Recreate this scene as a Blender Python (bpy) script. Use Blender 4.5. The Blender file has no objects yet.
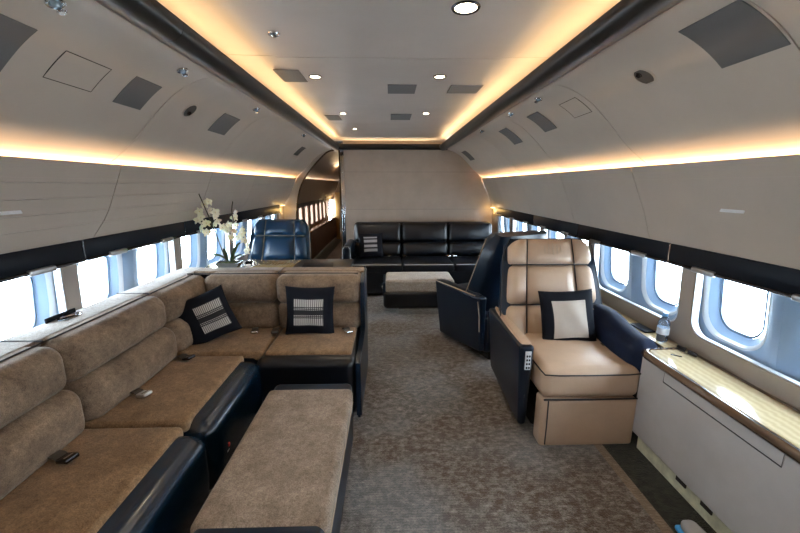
import bpy, bmesh, math, random
from mathutils import Vector, Matrix, Euler
random.seed(7)
COL = bpy.context.scene.collection
R = math.radians

# ------------------------------------------------------------------ materials
def new_mat(name):
    m = bpy.data.materials.new(name); m.use_nodes = True
    nt = m.node_tree
    return m, nt, nt.nodes['Principled BSDF']

def setp(b, **k):
    for n, v in k.items():
        n = n.replace('_', ' ')
        if n in b.inputs: b.inputs[n].default_value = v

def mat(name, col, rough=.5, metal=0., spec=.5, coat=0., sheen=0., bump=0., bscale=200., var=0., vscale=6., col2=None, stretch=(1,1,1), trans=0., sheen_tint=None):
    m, nt, b = new_mat(name)
    c = (*col, 1)
    setp(b, Base_Color=c, Roughness=rough, Metallic=metal, Specular_IOR_Level=spec, Coat_Weight=coat, Coat_Roughness=.12, Sheen_Weight=sheen, Sheen_Roughness=.4, Transmission_Weight=trans)
    if sheen_tint: b.inputs['Sheen Tint'].default_value = (*sheen_tint, 1)
    N = nt.nodes; Lk = nt.links
    if var or bump:
        tc = N.new('ShaderNodeTexCoord'); mp = N.new('ShaderNodeMapping'); mp.inputs['Scale'].default_value = stretch
        Lk.new(tc.outputs['Object'], mp.inputs['Vector'])
    if var:
        no = N.new('ShaderNodeTexNoise'); no.inputs['Scale'].default_value = vscale; no.inputs['Detail'].default_value = 6; no.inputs['Roughness'].default_value = .6
        Lk.new(mp.outputs[0], no.inputs['Vector'])
        cr = N.new('ShaderNodeValToRGB'); cr.color_ramp.elements[0].position = .35; cr.color_ramp.elements[1].position = .68
        c2 = col2 or tuple(x * (1 + var) for x in col)
        cr.color_ramp.elements[0].color = c if col2 else (*[x * (1 - var) for x in col], 1)
        cr.color_ramp.elements[1].color = (*c2, 1)
        Lk.new(no.outputs['Fac'], cr.inputs['Fac']); Lk.new(cr.outputs['Color'], b.inputs['Base Color'])
    if bump:
        n2 = N.new('ShaderNodeTexNoise'); n2.inputs['Scale'].default_value = bscale; n2.inputs['Detail'].default_value = 3
        Lk.new(mp.outputs[0], n2.inputs['Vector'])
        bp = N.new('ShaderNodeBump'); bp.inputs['Strength'].default_value = bump; bp.inputs['Distance'].default_value = .004
        Lk.new(n2.outputs['Fac'], bp.inputs['Height']); Lk.new(bp.outputs[0], b.inputs['Normal'])
    return m

def weave_mat(name, c1, c2, scale=420., bump=.5, c3=None):
    """woven upholstery: fine rib weave plus broad tonal variation of the pile"""
    m, nt, b = new_mat(name); N = nt.nodes; Lk = nt.links
    setp(b, Roughness=.85, Sheen_Weight=.25, Sheen_Roughness=.4, Specular_IOR_Level=.2)
    tc = N.new('ShaderNodeTexCoord')
    nf = N.new('ShaderNodeTexNoise'); nf.inputs['Scale'].default_value = scale * .42; nf.inputs['Detail'].default_value = 2; Lk.new(tc.outputs['Object'], nf.inputs['Vector'])
    nm = N.new('ShaderNodeTexNoise'); nm.inputs['Scale'].default_value = 55; nm.inputs['Detail'].default_value = 4; nm.inputs['Roughness'].default_value = .8; Lk.new(tc.outputs['Object'], nm.inputs['Vector'])
    av = N.new('ShaderNodeMath'); av.operation = 'ADD'; Lk.new(nf.outputs['Fac'], av.inputs[0]); Lk.new(nm.outputs['Fac'], av.inputs[1])
    mu = N.new('ShaderNodeMapRange'); mu.inputs[1].default_value = .72; mu.inputs[2].default_value = 1.28; Lk.new(av.outputs[0], mu.inputs[0])
    no = N.new('ShaderNodeTexNoise'); no.inputs['Scale'].default_value = 9; no.inputs['Detail'].default_value = 8; no.inputs['Roughness'].default_value = .65
    Lk.new(tc.outputs['Object'], no.inputs['Vector'])
    cr = N.new('ShaderNodeValToRGB'); cr.color_ramp.elements[0].position = .3; cr.color_ramp.elements[1].position = .7
    cr.color_ramp.elements[0].color = (*c1, 1); cr.color_ramp.elements[1].color = (*c2, 1)
    Lk.new(no.outputs['Fac'], cr.inputs['Fac'])
    mx = N.new('ShaderNodeMix'); mx.data_type = 'RGBA'; mx.blend_type = 'MULTIPLY'; mx.inputs['Factor'].default_value = .75
    Lk.new(cr.outputs['Color'], mx.inputs[6])
    r2 = N.new('ShaderNodeMapRange'); r2.inputs[3].default_value = .45; r2.inputs[4].default_value = 1.55
    Lk.new(mu.outputs[0], r2.inputs[0]); cc = N.new('ShaderNodeCombineColor')
    for i in range(3): Lk.new(r2.outputs[0], cc.inputs[i])
    Lk.new(cc.outputs[0], mx.inputs[7]); Lk.new(mx.outputs[2], b.inputs['Base Color'])
    bp = N.new('ShaderNodeBump'); bp.inputs['Strength'].default_value = bump; bp.inputs['Distance'].default_value = .002
    Lk.new(mu.outputs[0], bp.inputs['Height']); Lk.new(bp.outputs[0], b.inputs['Normal'])
    return m

def stripe_pillow_mat(name, dark, light, kind):
    """panel of horizontal woven bands with fine cross ticks; Generated coordinates of the panel"""
    m, nt, b = new_mat(name); N = nt.nodes; Lk = nt.links
    setp(b, Roughness=.8, Sheen_Weight=.2)
    tc = N.new('ShaderNodeTexCoord'); sp = N.new('ShaderNodeSeparateXYZ'); Lk.new(tc.outputs['UV'], sp.inputs[0])
    ramp = N.new('ShaderNodeValToRGB'); ramp.color_ramp.interpolation = 'CONSTANT'
    e = ramp.color_ramp.elements
    if kind == 'ticks': stops = [(0, .0), (.03, .75), (.29, 0), (.33, .9), (.35, 0), (.385, .9), (.405, 0), (.59, .9), (.61, 0), (.645, .9), (.665, 0), (.70, .75), (.97, 0)]
    else: stops = [(0, .8), (.18, .0), (.3, .9), (.46, 0), (.5, 0), (.62, .9), (.8, 0), (.9, .8)]
    e[0].position = 0; e[0].color = (stops[0][1],) * 3 + (1,)
    e[1].position = stops[1][0]; e[1].color = (stops[1][1],) * 3 + (1,)
    for p, v in stops[2:]:
        q = e.new(p); q.color = (v, v, v, 1)
    Lk.new(sp.outputs['Y'], ramp.inputs['Fac'])
    w = N.new('ShaderNodeMath'); w.operation = 'MULTIPLY'; w.inputs[1].default_value = 2 * math.pi * 15
    Lk.new(sp.outputs['X'], w.inputs[0]); s = N.new('ShaderNodeMath'); s.operation = 'SINE'; Lk.new(w.outputs[0], s.inputs[0])
    mr = N.new('ShaderNodeMapRange'); mr.inputs[1].default_value = -.2; mr.inputs[2].default_value = .2; mr.inputs[3].default_value = .25 if kind == 'ticks' else .9
    Lk.new(s.outputs[0], mr.inputs[0])
    mu = N.new('ShaderNodeMath'); mu.operation = 'MULTIPLY'; Lk.new(ramp.outputs['Color'], mu.inputs[0]); Lk.new(mr.outputs[0], mu.inputs[1])
    mx = N.new('ShaderNodeMix'); mx.data_type = 'RGBA'; mx.inputs[6].default_value = (*dark, 1); mx.inputs[7].default_value = (*light, 1)
    Lk.new(mu.outputs[0], mx.inputs['Factor']); Lk.new(mx.outputs[2], b.inputs['Base Color'])
    return m

def wood_mat(name, c1, c2, rough=.25, scale=14., stretch=(1, .12, 1), coat=.5):
    m, nt, b = new_mat(name); N = nt.nodes; Lk = nt.links
    setp(b, Roughness=rough, Coat_Weight=coat, Coat_Roughness=.08)
    tc = N.new('ShaderNodeTexCoord'); mp = N.new('ShaderNodeMapping'); mp.inputs['Scale'].default_value = stretch; Lk.new(tc.outputs['Object'], mp.inputs[0])
    w = N.new('ShaderNodeTexWave'); w.inputs['Scale'].default_value = scale; w.inputs['Distortion'].default_value = 2.5; w.inputs['Detail'].default_value = 3
    Lk.new(mp.outputs[0], w.inputs[0]); cr = N.new('ShaderNodeValToRGB'); cr.color_ramp.elements[0].color = (*c1, 1); cr.color_ramp.elements[1].color = (*c2, 1)
    Lk.new(w.outputs['Fac'], cr.inputs[0]); Lk.new(cr.outputs[0], b.inputs['Base Color'])
    return m

def carpet_mat(name, ca, cb, cc_, big=1.15, speck=None):
    """hand-tufted carpet: brown pile, silver sheen painted in as patches, fine loop rows across"""
    m, nt, b = new_mat(name); N = nt.nodes; Lk = nt.links
    setp(b, Roughness=.9, Sheen_Weight=.3, Sheen_Roughness=.5, Specular_IOR_Level=.1)
    tc = N.new('ShaderNodeTexCoord')
    n1 = N.new('ShaderNodeTexNoise'); n1.inputs['Scale'].default_value = big; n1.inputs['Detail'].default_value = 3; n1.inputs['Roughness'].default_value = .5
    n2 = N.new('ShaderNodeTexNoise'); n2.inputs['Scale'].default_value = 26; n2.inputs['Detail'].default_value = 12; n2.inputs['Roughness'].default_value = .85
    mp = N.new('ShaderNodeMapping'); mp.inputs['Scale'].default_value = (.9, 1.3, 1)
    Lk.new(tc.outputs['Object'], mp.inputs[0]); Lk.new(mp.outputs[0], n2.inputs['Vector']); Lk.new(tc.outputs['Object'], n1.inputs['Vector'])
    r1 = N.new('ShaderNodeValToRGB'); r1.color_ramp.elements[0].position = .44; r1.color_ramp.elements[1].position = .55
    r1.color_ramp.elements[0].color = (*ca, 1); r1.color_ramp.elements[1].color = (*cb, 1)
    Lk.new(n1.outputs['Fac'], r1.inputs[0])
    r2 = N.new('ShaderNodeValToRGB'); r2.color_ramp.elements[0].position = .46; r2.color_ramp.elements[1].position = .68
    Lk.new(n2.outputs['Fac'], r2.inputs[0])
    mx = N.new('ShaderNodeMix'); mx.data_type = 'RGBA'; mx.inputs[7].default_value = (*cc_, 1)
    Lk.new(r2.outputs[0], mx.inputs['Factor']); Lk.new(r1.outputs[0], mx.inputs[6])
    w = N.new('ShaderNodeTexWave'); w.bands_direction = 'Y'; w.inputs['Scale'].default_value = 22; w.inputs['Distortion'].default_value = 6.0; w.inputs['Detail'].default_value = 3; w.inputs['Detail Scale'].default_value = 5
    Lk.new(tc.outputs['Object'], w.inputs[0])
    mr = N.new('ShaderNodeMapRange'); mr.inputs[3].default_value = .82; mr.inputs[4].default_value = 1.12
    Lk.new(w.outputs['Fac'], mr.inputs[0]); c3 = N.new('ShaderNodeCombineColor')
    for i in range(3): Lk.new(mr.outputs[0], c3.inputs[i])
    m2 = N.new('ShaderNodeMix'); m2.data_type = 'RGBA'; m2.blend_type = 'MULTIPLY'; m2.inputs['Factor'].default_value = 1
    Lk.new(mx.outputs[2], m2.inputs[6]); Lk.new(c3.outputs[0], m2.inputs[7]); Lk.new(m2.outputs[2], b.inputs['Base Color'])
    n3 = N.new('ShaderNodeTexNoise'); n3.inputs['Scale'].default_value = 160
    Lk.new(tc.outputs['Object'], n3.inputs['Vector'])
    bp = N.new('ShaderNodeBump'); bp.inputs['Strength'].default_value = .7; bp.inputs['Distance'].default_value = .006
    Lk.new(n3.outputs['Fac'], bp.inputs['Height']); Lk.new(bp.outputs[0], b.inputs['Normal'])
    return m

def emit_mat(name, col, s):
    m, nt, b = new_mat(name)
    setp(b, Base_Color=(*col, 1), Emission_Color=(*col, 1), Emission_Strength=s)
    return m

def pane_mat(name):
    m, nt, b = new_mat(name); N = nt.nodes; Lk = nt.links
    t = N.new('ShaderNodeBsdfTransparent'); t.inputs[0].default_value = (.93, .97, 1, 1)
    g = N.new('ShaderNodeBsdfGlossy'); g.inputs['Roughness'].default_value = .02
    mx = N.new('ShaderNodeMixShader'); mx.inputs[0].default_value = .06
    Lk.new(t.outputs[0], mx.inputs[1]); Lk.new(g.outputs[0], mx.inputs[2]); Lk.new(mx.outputs[0], N['Material Output'].inputs[0])
    return m

M = {}
M['liner_cream'] = mat('taupe_cabin_panel', (.45, .39, .33), .45, var=.05, vscale=2.5)
M['liner_vault'] = mat('taupe_vault_panel', (.51, .435, .36), .42, var=.05, vscale=2.0)
M['ceiling'] = mat('ceiling_panel', (.47, .415, .37), .38, var=.07, vscale=1.6)
M['hull'] = mat('dark_gap', (.02, .018, .016), .9)
M['rail'] = mat('charcoal_leather_rail', (.018, .017, .016), .3, bump=.1, bscale=300)
M['band'] = mat('dark_navy_gloss', (.003, .006, .012), .4, spec=.15)
M['inner'] = mat('warm_grey_dado', (.30, .26, .23), .45)
M['window_liner'] = mat('blue_lit_window_liner', (.24, .35, .50), .35, var=.06, vscale=3)  # white liner coloured blue for the daylight cast on it
M['white'] = mat('white_trim', (.62, .68, .74), .35)
M['gasket'] = mat('blue_grey_gasket', (.08, .13, .2), .4)
M['pane'] = pane_mat('window_pane')
M['chrome'] = mat('chrome', (.75, .76, .78), .12, 1.)
M['satin'] = mat('satin_metal', (.42, .42, .43), .3, .9)
M['dark_metal'] = mat('dark_metal', (.06, .06, .07), .25, .9)
M['recess'] = mat('dark_recess', (.07, .06, .05), .6)
M['vent'] = mat('grey_grille_cloth', (.13, .125, .12), .8, bump=.5, bscale=600)
M['vent_pale'] = mat('pale_grille_cloth', (.22, .20, .18), .8, bump=.5, bscale=600)
M['bulkhead'] = mat('bulkhead_fabric', (.47, .39, .315), .38, sheen=.1, var=.06, vscale=5)
M['console'] = mat('grey_leather_console', (.46, .455, .46), .36, var=.06, vscale=5, bump=.1, bscale=240)
M['fabric'] = weave_mat('tan_ribbed_chenille', (.155, .095, .05), (.27, .175, .10), 520)
M['fabric_back'] = weave_mat('tan_chenille_back', (.13, .092, .064), (.27, .195, .135), 640, .35)
M['fabric_pale'] = weave_mat('pale_greige_woven', (.30, .26, .22), (.42, .38, .34), 560)
M['fabric_grey'] = weave_mat('greige_woven_ottoman', (.17, .13, .10), (.30, .245, .20), 560)
M['navy'] = mat('midnight_navy_leather', (.003, .011, .026), .34, spec=.35, bump=.12, bscale=160, coat=.12)
M['navy_black'] = mat('black_navy_leather', (.003, .005, .009), .33, spec=.5, bump=.12, bscale=160)
M['navy_blue'] = mat('glossy_blue_leather', (.002, .012, .028), .25, spec=.55, bump=.1, bscale=140, coat=.12)
M['chair_blue'] = mat('bright_blue_leather', (.002, .028, .07), .34, spec=.5, bump=.1, bscale=140)
M['piping_gold'] = mat('muted_gold_piping', (.22, .18, .12), .6)
M['beige'] = mat('beige_leather', (.50, .365, .265), .36, spec=.45, bump=.14, bscale=120, var=.05, vscale=8)
M['piping_dark'] = mat('dark_piping', (.015, .015, .02), .5)
M['piping_tan'] = mat('tan_piping', (.45, .36, .27), .5)
M['bolster'] = mat('navy_cloth_cover', (.005, .012, .036), .7, spec=.2, var=.2, vscale=10, bump=.3, bscale=500)
M['pillow_navy'] = mat('black_navy_pillow_cloth', (.005, .007, .013), .75, spec=.15, bump=.3, bscale=500)
M['pillow_cream'] = mat('cream_pillow_cloth', (.50, .44, .38), .8, sheen=.2, bump=.4, bscale=400, var=.06, vscale=8)
M['ticks'] = stripe_pillow_mat('striped_tick_panel', (.006, .008, .012), (.8, .78, .74), 'ticks')
M['bars'] = stripe_pillow_mat('grey_bar_panel', (.012, .013, .018), (.45, .45, .46), 'bars')
M['rug'] = carpet_mat('brown_carpet_painted_sheen', (.075, .052, .036), (.125, .13, .14), (.34, .325, .31))  # silver patches put the sheen of the pile into the colour
M['rug_edge'] = carpet_mat('beige_carpet_band', (.16, .115, .08), (.20, .155, .11), (.30, .24, .18))
M['floor'] = carpet_mat('black_flecked_carpet', (.002, .003, .002), (.004, .005, .004), (.05, .055, .035), 30)
M['maple'] = wood_mat('pale_striped_veneer', (.50, .41, .24), (.60, .50, .31), .15, 9., (1, 6, 1))
M['brown_gloss'] = wood_mat('dark_brown_gloss_wood', (.05, .03, .018), (.12, .075, .045), .15, 10., (1, .1, 1), .8)
M['olive_wood'] = wood_mat('olive_gold_veneer', (.30, .24, .10), (.42, .34, .16), .2, 12.)
M['gold_wood'] = wood_mat('amber_wood_ledge', (.33, .18, .06), (.5, .29, .1), .25, 10.)
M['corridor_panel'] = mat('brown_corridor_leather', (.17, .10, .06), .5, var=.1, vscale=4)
M['corridor_vault_shaded'] = mat('shaded_corridor_vault', (.17, .12, .085), .45)  # vault colour darkened and browned to hold the corridor's shade
M['blind'] = mat('pleated_pink_window_blind', (.6, .42, .34), .7)
M['blind'].node_tree.nodes['Principled BSDF'].inputs['Transmission Weight'].default_value = 0
M['toe'] = mat('pale_green_toe_kick', (.55, .56, .42), .5, var=.2, vscale=18)
M['mirror'] = mat('mirror_strip', (.7, .72, .74), .06, 1.)
M['plastic'] = mat('grey_plastic', (.42, .42, .42), .35)
M['light_plastic'] = mat('pale_grey_label', (.7, .72, .73), .4)
M['belt'] = mat('grey_brown_webbing', (.05, .042, .036), .8, bump=.4, bscale=700)
M['red'] = mat('red_plastic', (.5, .02, .02), .4)
M['petal'] = mat('cream_white_petal', (.86, .82, .62), .55, sheen=.2, var=.05, vscale=30)
M['petal'].node_tree.nodes['Principled BSDF'].inputs['Subsurface Weight'].default_value = .15
M['petal_core'] = mat('yellow_flower_centre', (.65, .42, .08), .5)
M['leaf'] = mat('deep_green_leaf', (.035, .085, .03), .4, var=.2, vscale=20)
M['stem'] = mat('dark_stem', (.05, .045, .025), .6)
M['pot'] = mat('silver_lacquer_pot', (.16, .17, .18), .25, .3)
M['soil'] = mat('moss', (.05, .07, .02), .9, bump=1, bscale=80)
M['card'] = mat('white_card', (.85, .87, .9), .35)
M['water'] = mat('clear_blue_plastic', (.55, .75, 1), .06, trans=.85)
M['bottle_label'] = mat('white_bottle_label', (.78, .85, .93), .4)
M['cap'] = mat('blue_cap', (.12, .35, .7), .35)
M['shoe'] = mat('grey_shoe_cloth', (.35, .36, .38), .7)
M['shoe_sole'] = mat('bright_blue_sole', (.05, .3, .65), .4)
M['led'] = emit_mat('warm_light_strip', (1, .66, .30), 4)
M['led_white'] = emit_mat('warm_white_light_strip', (1, .66, .32), 5)
M['lamp'] = emit_mat('lamp_disc', (1, .86, .62), 22)
M['lamp_dim'] = emit_mat('lamp_disc_small', (1, .75, .35), 3)
M['blue_led'] = mat('lens_glass', (.3, .4, .5), .1, .5)

# ------------------------------------------------------------------ helpers
def link(name, bm, m, parent=None, angle=40, smooth=True):
    bmesh.ops.recalc_face_normals(bm, faces=bm.faces)
    me = bpy.data.meshes.new(name); bm.to_mesh(me); bm.free()
    for mm in (m if isinstance(m, (list, tuple)) else [m]): me.materials.append(mm)
    if smooth:
        for p in me.polygons: p.use_smooth = len(p.vertices) < 7
        me.set_sharp_from_angle(angle=R(angle))
    o = bpy.data.objects.new(name, me); COL.objects.link(o)
    if parent: o.parent = parent
    return o

def tag(o, label, cat, group=None):
    o['label'] = label; o['category'] = cat
    if group: o['group'] = group
    return o

def thing(name, label, cat, loc=(0, 0, 0), rz=0, group=None):
    o = bpy.data.objects.new(name, None); COL.objects.link(o)
    o.location = loc; o.rotation_euler = (0, 0, rz); o.empty_display_size = .1
    return tag(o, label, cat, group)

def struct(name, bm, m, **k):
    o = link(name, bm, m, **k)
    if o.parent is None: o['kind'] = 'structure'
    return o

def mb(): return bmesh.new()

def coords(h, r, n, k=4):
    """1-D samples from -h to h, dense in the rounded bands"""
    r = min(r, h * .999)
    a = [-h + r * (1 - math.cos(math.pi / 2 * i / k)) if False else -h + r - r * math.tan(math.pi / 4 * (1 - i / k)) for i in range(k)]
    mid = [-(h - r) + 2 * (h - r) * i / n for i in range(n + 1)]
    return a + mid + [-x for x in reversed(a)]

def rb(bm, c, s, r=.02, n=4, k=3, puff=(0, 0, 0), fn=None, rot=None):
    """rounded, puffed box: centre c, full size s"""
    h = [x / 2 for x in s]; r = min(r, min(h) * .98)
    cs = [coords(hh, r, n, k) for hh in h]
    cache = {}
    def vert(p):
        key = tuple(round(x, 6) for x in p)
        if key in cache: return cache[key]
        inner = [max(-h[i] + r, min(h[i] - r, p[i])) for i in range(3)]
        d = Vector([p[i] - inner[i] for i in range(3)])
        q = Vector(inner) + (d.normalized() * r if d.length > 1e-9 else Vector())
        u = [p[i] / h[i] for i in range(3)]
        for i in range(3):
            j, l = (i + 1) % 3, (i + 2) % 3
            q[i] += puff[i] * u[i] * (1 - u[j] ** 2) * (1 - u[l] ** 2)
        if fn: q = Vector(fn(q))
        if rot: q = rot @ q
        q = q + Vector(c)
        v = bm.verts.new(q); cache[key] = v; return v
    for ax in range(3):
        j, l = (ax + 1) % 3, (ax + 2) % 3
        for sg in (-1, 1):
            A, B = cs[j], cs[l]
            for a in range(len(A) - 1):
                for b in range(len(B) - 1):
                    vs = []
                    for (x, y) in ((a, b), (a + 1, b), (a + 1, b + 1), (a, b + 1)):
                        p = [0, 0, 0]; p[ax] = sg * h[ax]; p[j] = A[x]; p[l] = B[y]; vs.append(vert(p))
                    vs = list(dict.fromkeys(vs))
                    if len(vs) > 2:
                        try: bm.faces.new(vs)
                        except ValueError: pass
    return bm

def box(bm, x0, x1, y0, y1, z0, z1, r=0):
    if r > 0: return rb(bm, ((x0 + x1) / 2, (y0 + y1) / 2, (z0 + z1) / 2), (abs(x1 - x0), abs(y1 - y0), abs(z1 - z0)), r, 1, 2)
    v = [bm.verts.new((x, y, z)) for x in (x0, x1) for y in (y0, y1) for z in (z0, z1)]
    for f in ((0, 1, 3, 2), (4, 6, 7, 5), (0, 4, 5, 1), (2, 3, 7, 6), (0, 2, 6, 4), (1, 5, 7, 3)): bm.faces.new([v[i] for i in f])
    return bm

def frames(pts):
    pts = [Vector(p) for p in pts]; out = []
    up = None
    for i, p in enumerate(pts):
        t = (pts[min(i + 1, len(pts) - 1)] - pts[max(i - 1, 0)]).normalized()
        if up is None:
            a = Vector((0, 0, 1)) if abs(t.z) < .9 else Vector((1, 0, 0)); up = (a - t * a.dot(t)).normalized()
        else: up = (up - t * up.dot(t)).normalized()
        out.append((p, up, t.cross(up)))
    return out

def tube(bm, pts, r, n=6, closed=False, rs=None):
    fr = frames(pts); rings = []
    for i, (p, a, b) in enumerate(fr):
        rr = rs[i] if rs else r
        rings.append([bm.verts.new(p + a * rr * math.cos(2 * math.pi * j / n) + b * rr * math.sin(2 * math.pi * j / n)) for j in range(n)])
    for i in range(len(rings) - 1):
        for j in range(n): bm.faces.new((rings[i][j], rings[i][(j + 1) % n], rings[i + 1][(j + 1) % n], rings[i + 1][j]))
    if closed:
        for j in range(n): bm.faces.new((rings[-1][j], rings[-1][(j + 1) % n], rings[0][(j + 1) % n], rings[0][j]))
    else:
        bm.faces.new(rings[0]); bm.faces.new(rings[-1][::-1])
    return bm

def lathe(bm, prof, c=(0, 0, 0), n=24, M4=None):
    c = Vector(c); rings = []
    for r, z in prof:
        ring = []
        for j in range(n):
            v = Vector((r * math.cos(2 * math.pi * j / n), r * math.sin(2 * math.pi * j / n), z))
            if M4: v = M4 @ v
            ring.append(bm.verts.new(v + c))
        rings.append(ring)
    for a, b in zip(rings, rings[1:]):
        for j in range(n): bm.faces.new((a[j], a[(j + 1) % n], b[(j + 1) % n], b[j]))
    for rg, p in ((rings[0], prof[0]), (rings[-1], prof[-1])):
        if p[0] > 1e-5: bm.faces.new(rg)
    return bm

def strip(bm, pts, y0, y1, th, ny=1):
    """open profile pts [(x,z)] swept along Y, thickened by th to the outside (left normal)"""
    n = len(pts); off = []
    for i in range(n):
        a = Vector(pts[max(i - 1, 0)]); b = Vector(pts[min(i + 1, n - 1)]); t = (b - a).normalized()
        off.append(Vector(pts[i]) + Vector((-t.y, t.x)) * th)
    loop = [Vector(p) for p in pts] + off[::-1]
    return prism(bm, loop, y0, y1)

def prism(bm, loop, y0, y1):
    A = [bm.verts.new((p[0], y0, p[1])) for p in loop]; B = [bm.verts.new((p[0], y1, p[1])) for p in loop]
    n = len(loop)
    for i in range(n): bm.faces.new((A[i], A[(i + 1) % n], B[(i + 1) % n], B[i]))
    bm.faces.new(A); bm.faces.new(B[::-1]); return bm

def prism_x(bm, loop, x0, x1):
    """loop of (y,z) extruded along X"""
    A = [bm.verts.new((x0, p[0], p[1])) for p in loop]; B = [bm.verts.new((x1, p[0], p[1])) for p in loop]
    n = len(loop)
    for i in range(n): bm.faces.new((A[i], A[(i + 1) % n], B[(i + 1) % n], B[i]))
    bm.faces.new(A); bm.faces.new(B[::-1]); return bm

def catmull(p, n=4):
    out = []
    for i in range(len(p) - 1):
        a, b, c, d = (Vector(p[max(i - 1, 0)]), Vector(p[i]), Vector(p[i + 1]), Vector(p[min(i + 2, len(p) - 1)]))
        for k in range(n):
            t = k / n
            out.append(.5 * ((2 * b) + (c - a) * t + (2 * a - 5 * b + 4 * c - d) * t * t + (3 * b - a - 3 * c + d) * t ** 3))
    out.append(Vector(p[-1])); return out

def rrect(hy, hz, r, N=12):
    """rounded rect outline, 4*(N+1) points, corner by corner"""
    out = []
    for cx, cz, a0 in ((1, 1, 0), (-1, 1, 90), (-1, -1, 180), (1, -1, 270)):
        for i in range(N + 1):
            a = R(a0 + 90 * i / N); out.append((cx * (hy - r) + r * math.cos(a), cz * (hz - r) + r * math.sin(a)))
    return out

def outer_match(y0, y1, z0, z1, yc, zc, pts):
    """for every hole point the matching point on the outer rectangle"""
    out = []; hy = None
    n = len(pts) // 4
    for k, (cy, cz) in enumerate(((y1, z1), (y0, z1), (y0, z0), (y1, z0))):
        seg = pts[k * n:(k + 1) * n]
        for i in range(n):
            t = i / (n - 1)
            p = seg[i]
            # first half slides up the vertical edge towards the corner, second half away from it
            if k in (0, 2):
                q = (cy, zc + p[1] + (cz - zc - p[1]) * min(1, 2 * t)) if t <= .5 else (yc + p[0] + (cy - yc - p[0]) * min(1, 2 * (1 - t)), cz)
            else:
                q = (yc + p[0] + (cy - yc - p[0]) * min(1, 2 * t), cz) if t <= .5 else (cy, zc + p[1] + (cz - zc - p[1]) * min(1, 2 * (1 - t)))
            out.append(q)
    return out

def loft(bm, loops):
    rings = [[bm.verts.new(p) for p in lp] for lp in loops]; n = len(rings[0])
    for a, b in zip(rings, rings[1:]):
        for j in range(n):
            vs = list(dict.fromkeys((a[j], a[(j + 1) % n], b[(j + 1) % n], b[j])))
            try: bm.faces.new(vs)
            except ValueError: pass
    return rings

# ------------------------------------------------------------------ cabin shell
Y0, Y1, YC = -1.2, 6.0, 11.0
VAULT = catmull([(.866, 2.03), (.93, 2.027), (1.01, 2.0), (1.11, 1.94), (1.21, 1.85), (1.32, 1.735), (1.42, 1.652), (1.50, 1.595), (1.56, 1.535)], 5)
def vault_z(x):
    x = abs(x)
    for a, b in zip(VAULT, VAULT[1:]):
        if a.x <= x <= b.x: return a.y + (b.y - a.y) * (x - a.x) / (b.x - a.x)
    return VAULT[-1].y
def vault_n(x):
    s = 1 if x > 0 else -1
    z1, z2 = vault_z(abs(x) - .01), vault_z(abs(x) + .01)
    t = Vector((.02 * s, 0, z2 - z1)).normalized()
    n = Vector((-t.z, 0, t.x)); 
    return n if n.z < 0 else -n        # into the cabin

struct('floor', box(mb(), -1.72, 1.72, Y0, YC, -.06, 0), M['floor'])
RB = 1.19
rug = tag(link('carpet', box(mb(), -RB, RB, Y0 + .1, 5.9, .0005, .009), M['rug']), 'mottled brown carpet with painted silver sheen covering the centre of the cabin floor', 'carpet')
for s in (-1, 1): link('carpet_border', box(mb(), s * RB, s * (RB + .05), Y0 + .1, 5.9, .0005, .0095), M['rug_edge'], rug)['label'] = 'plain beige border strip of the carpet'

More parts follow.
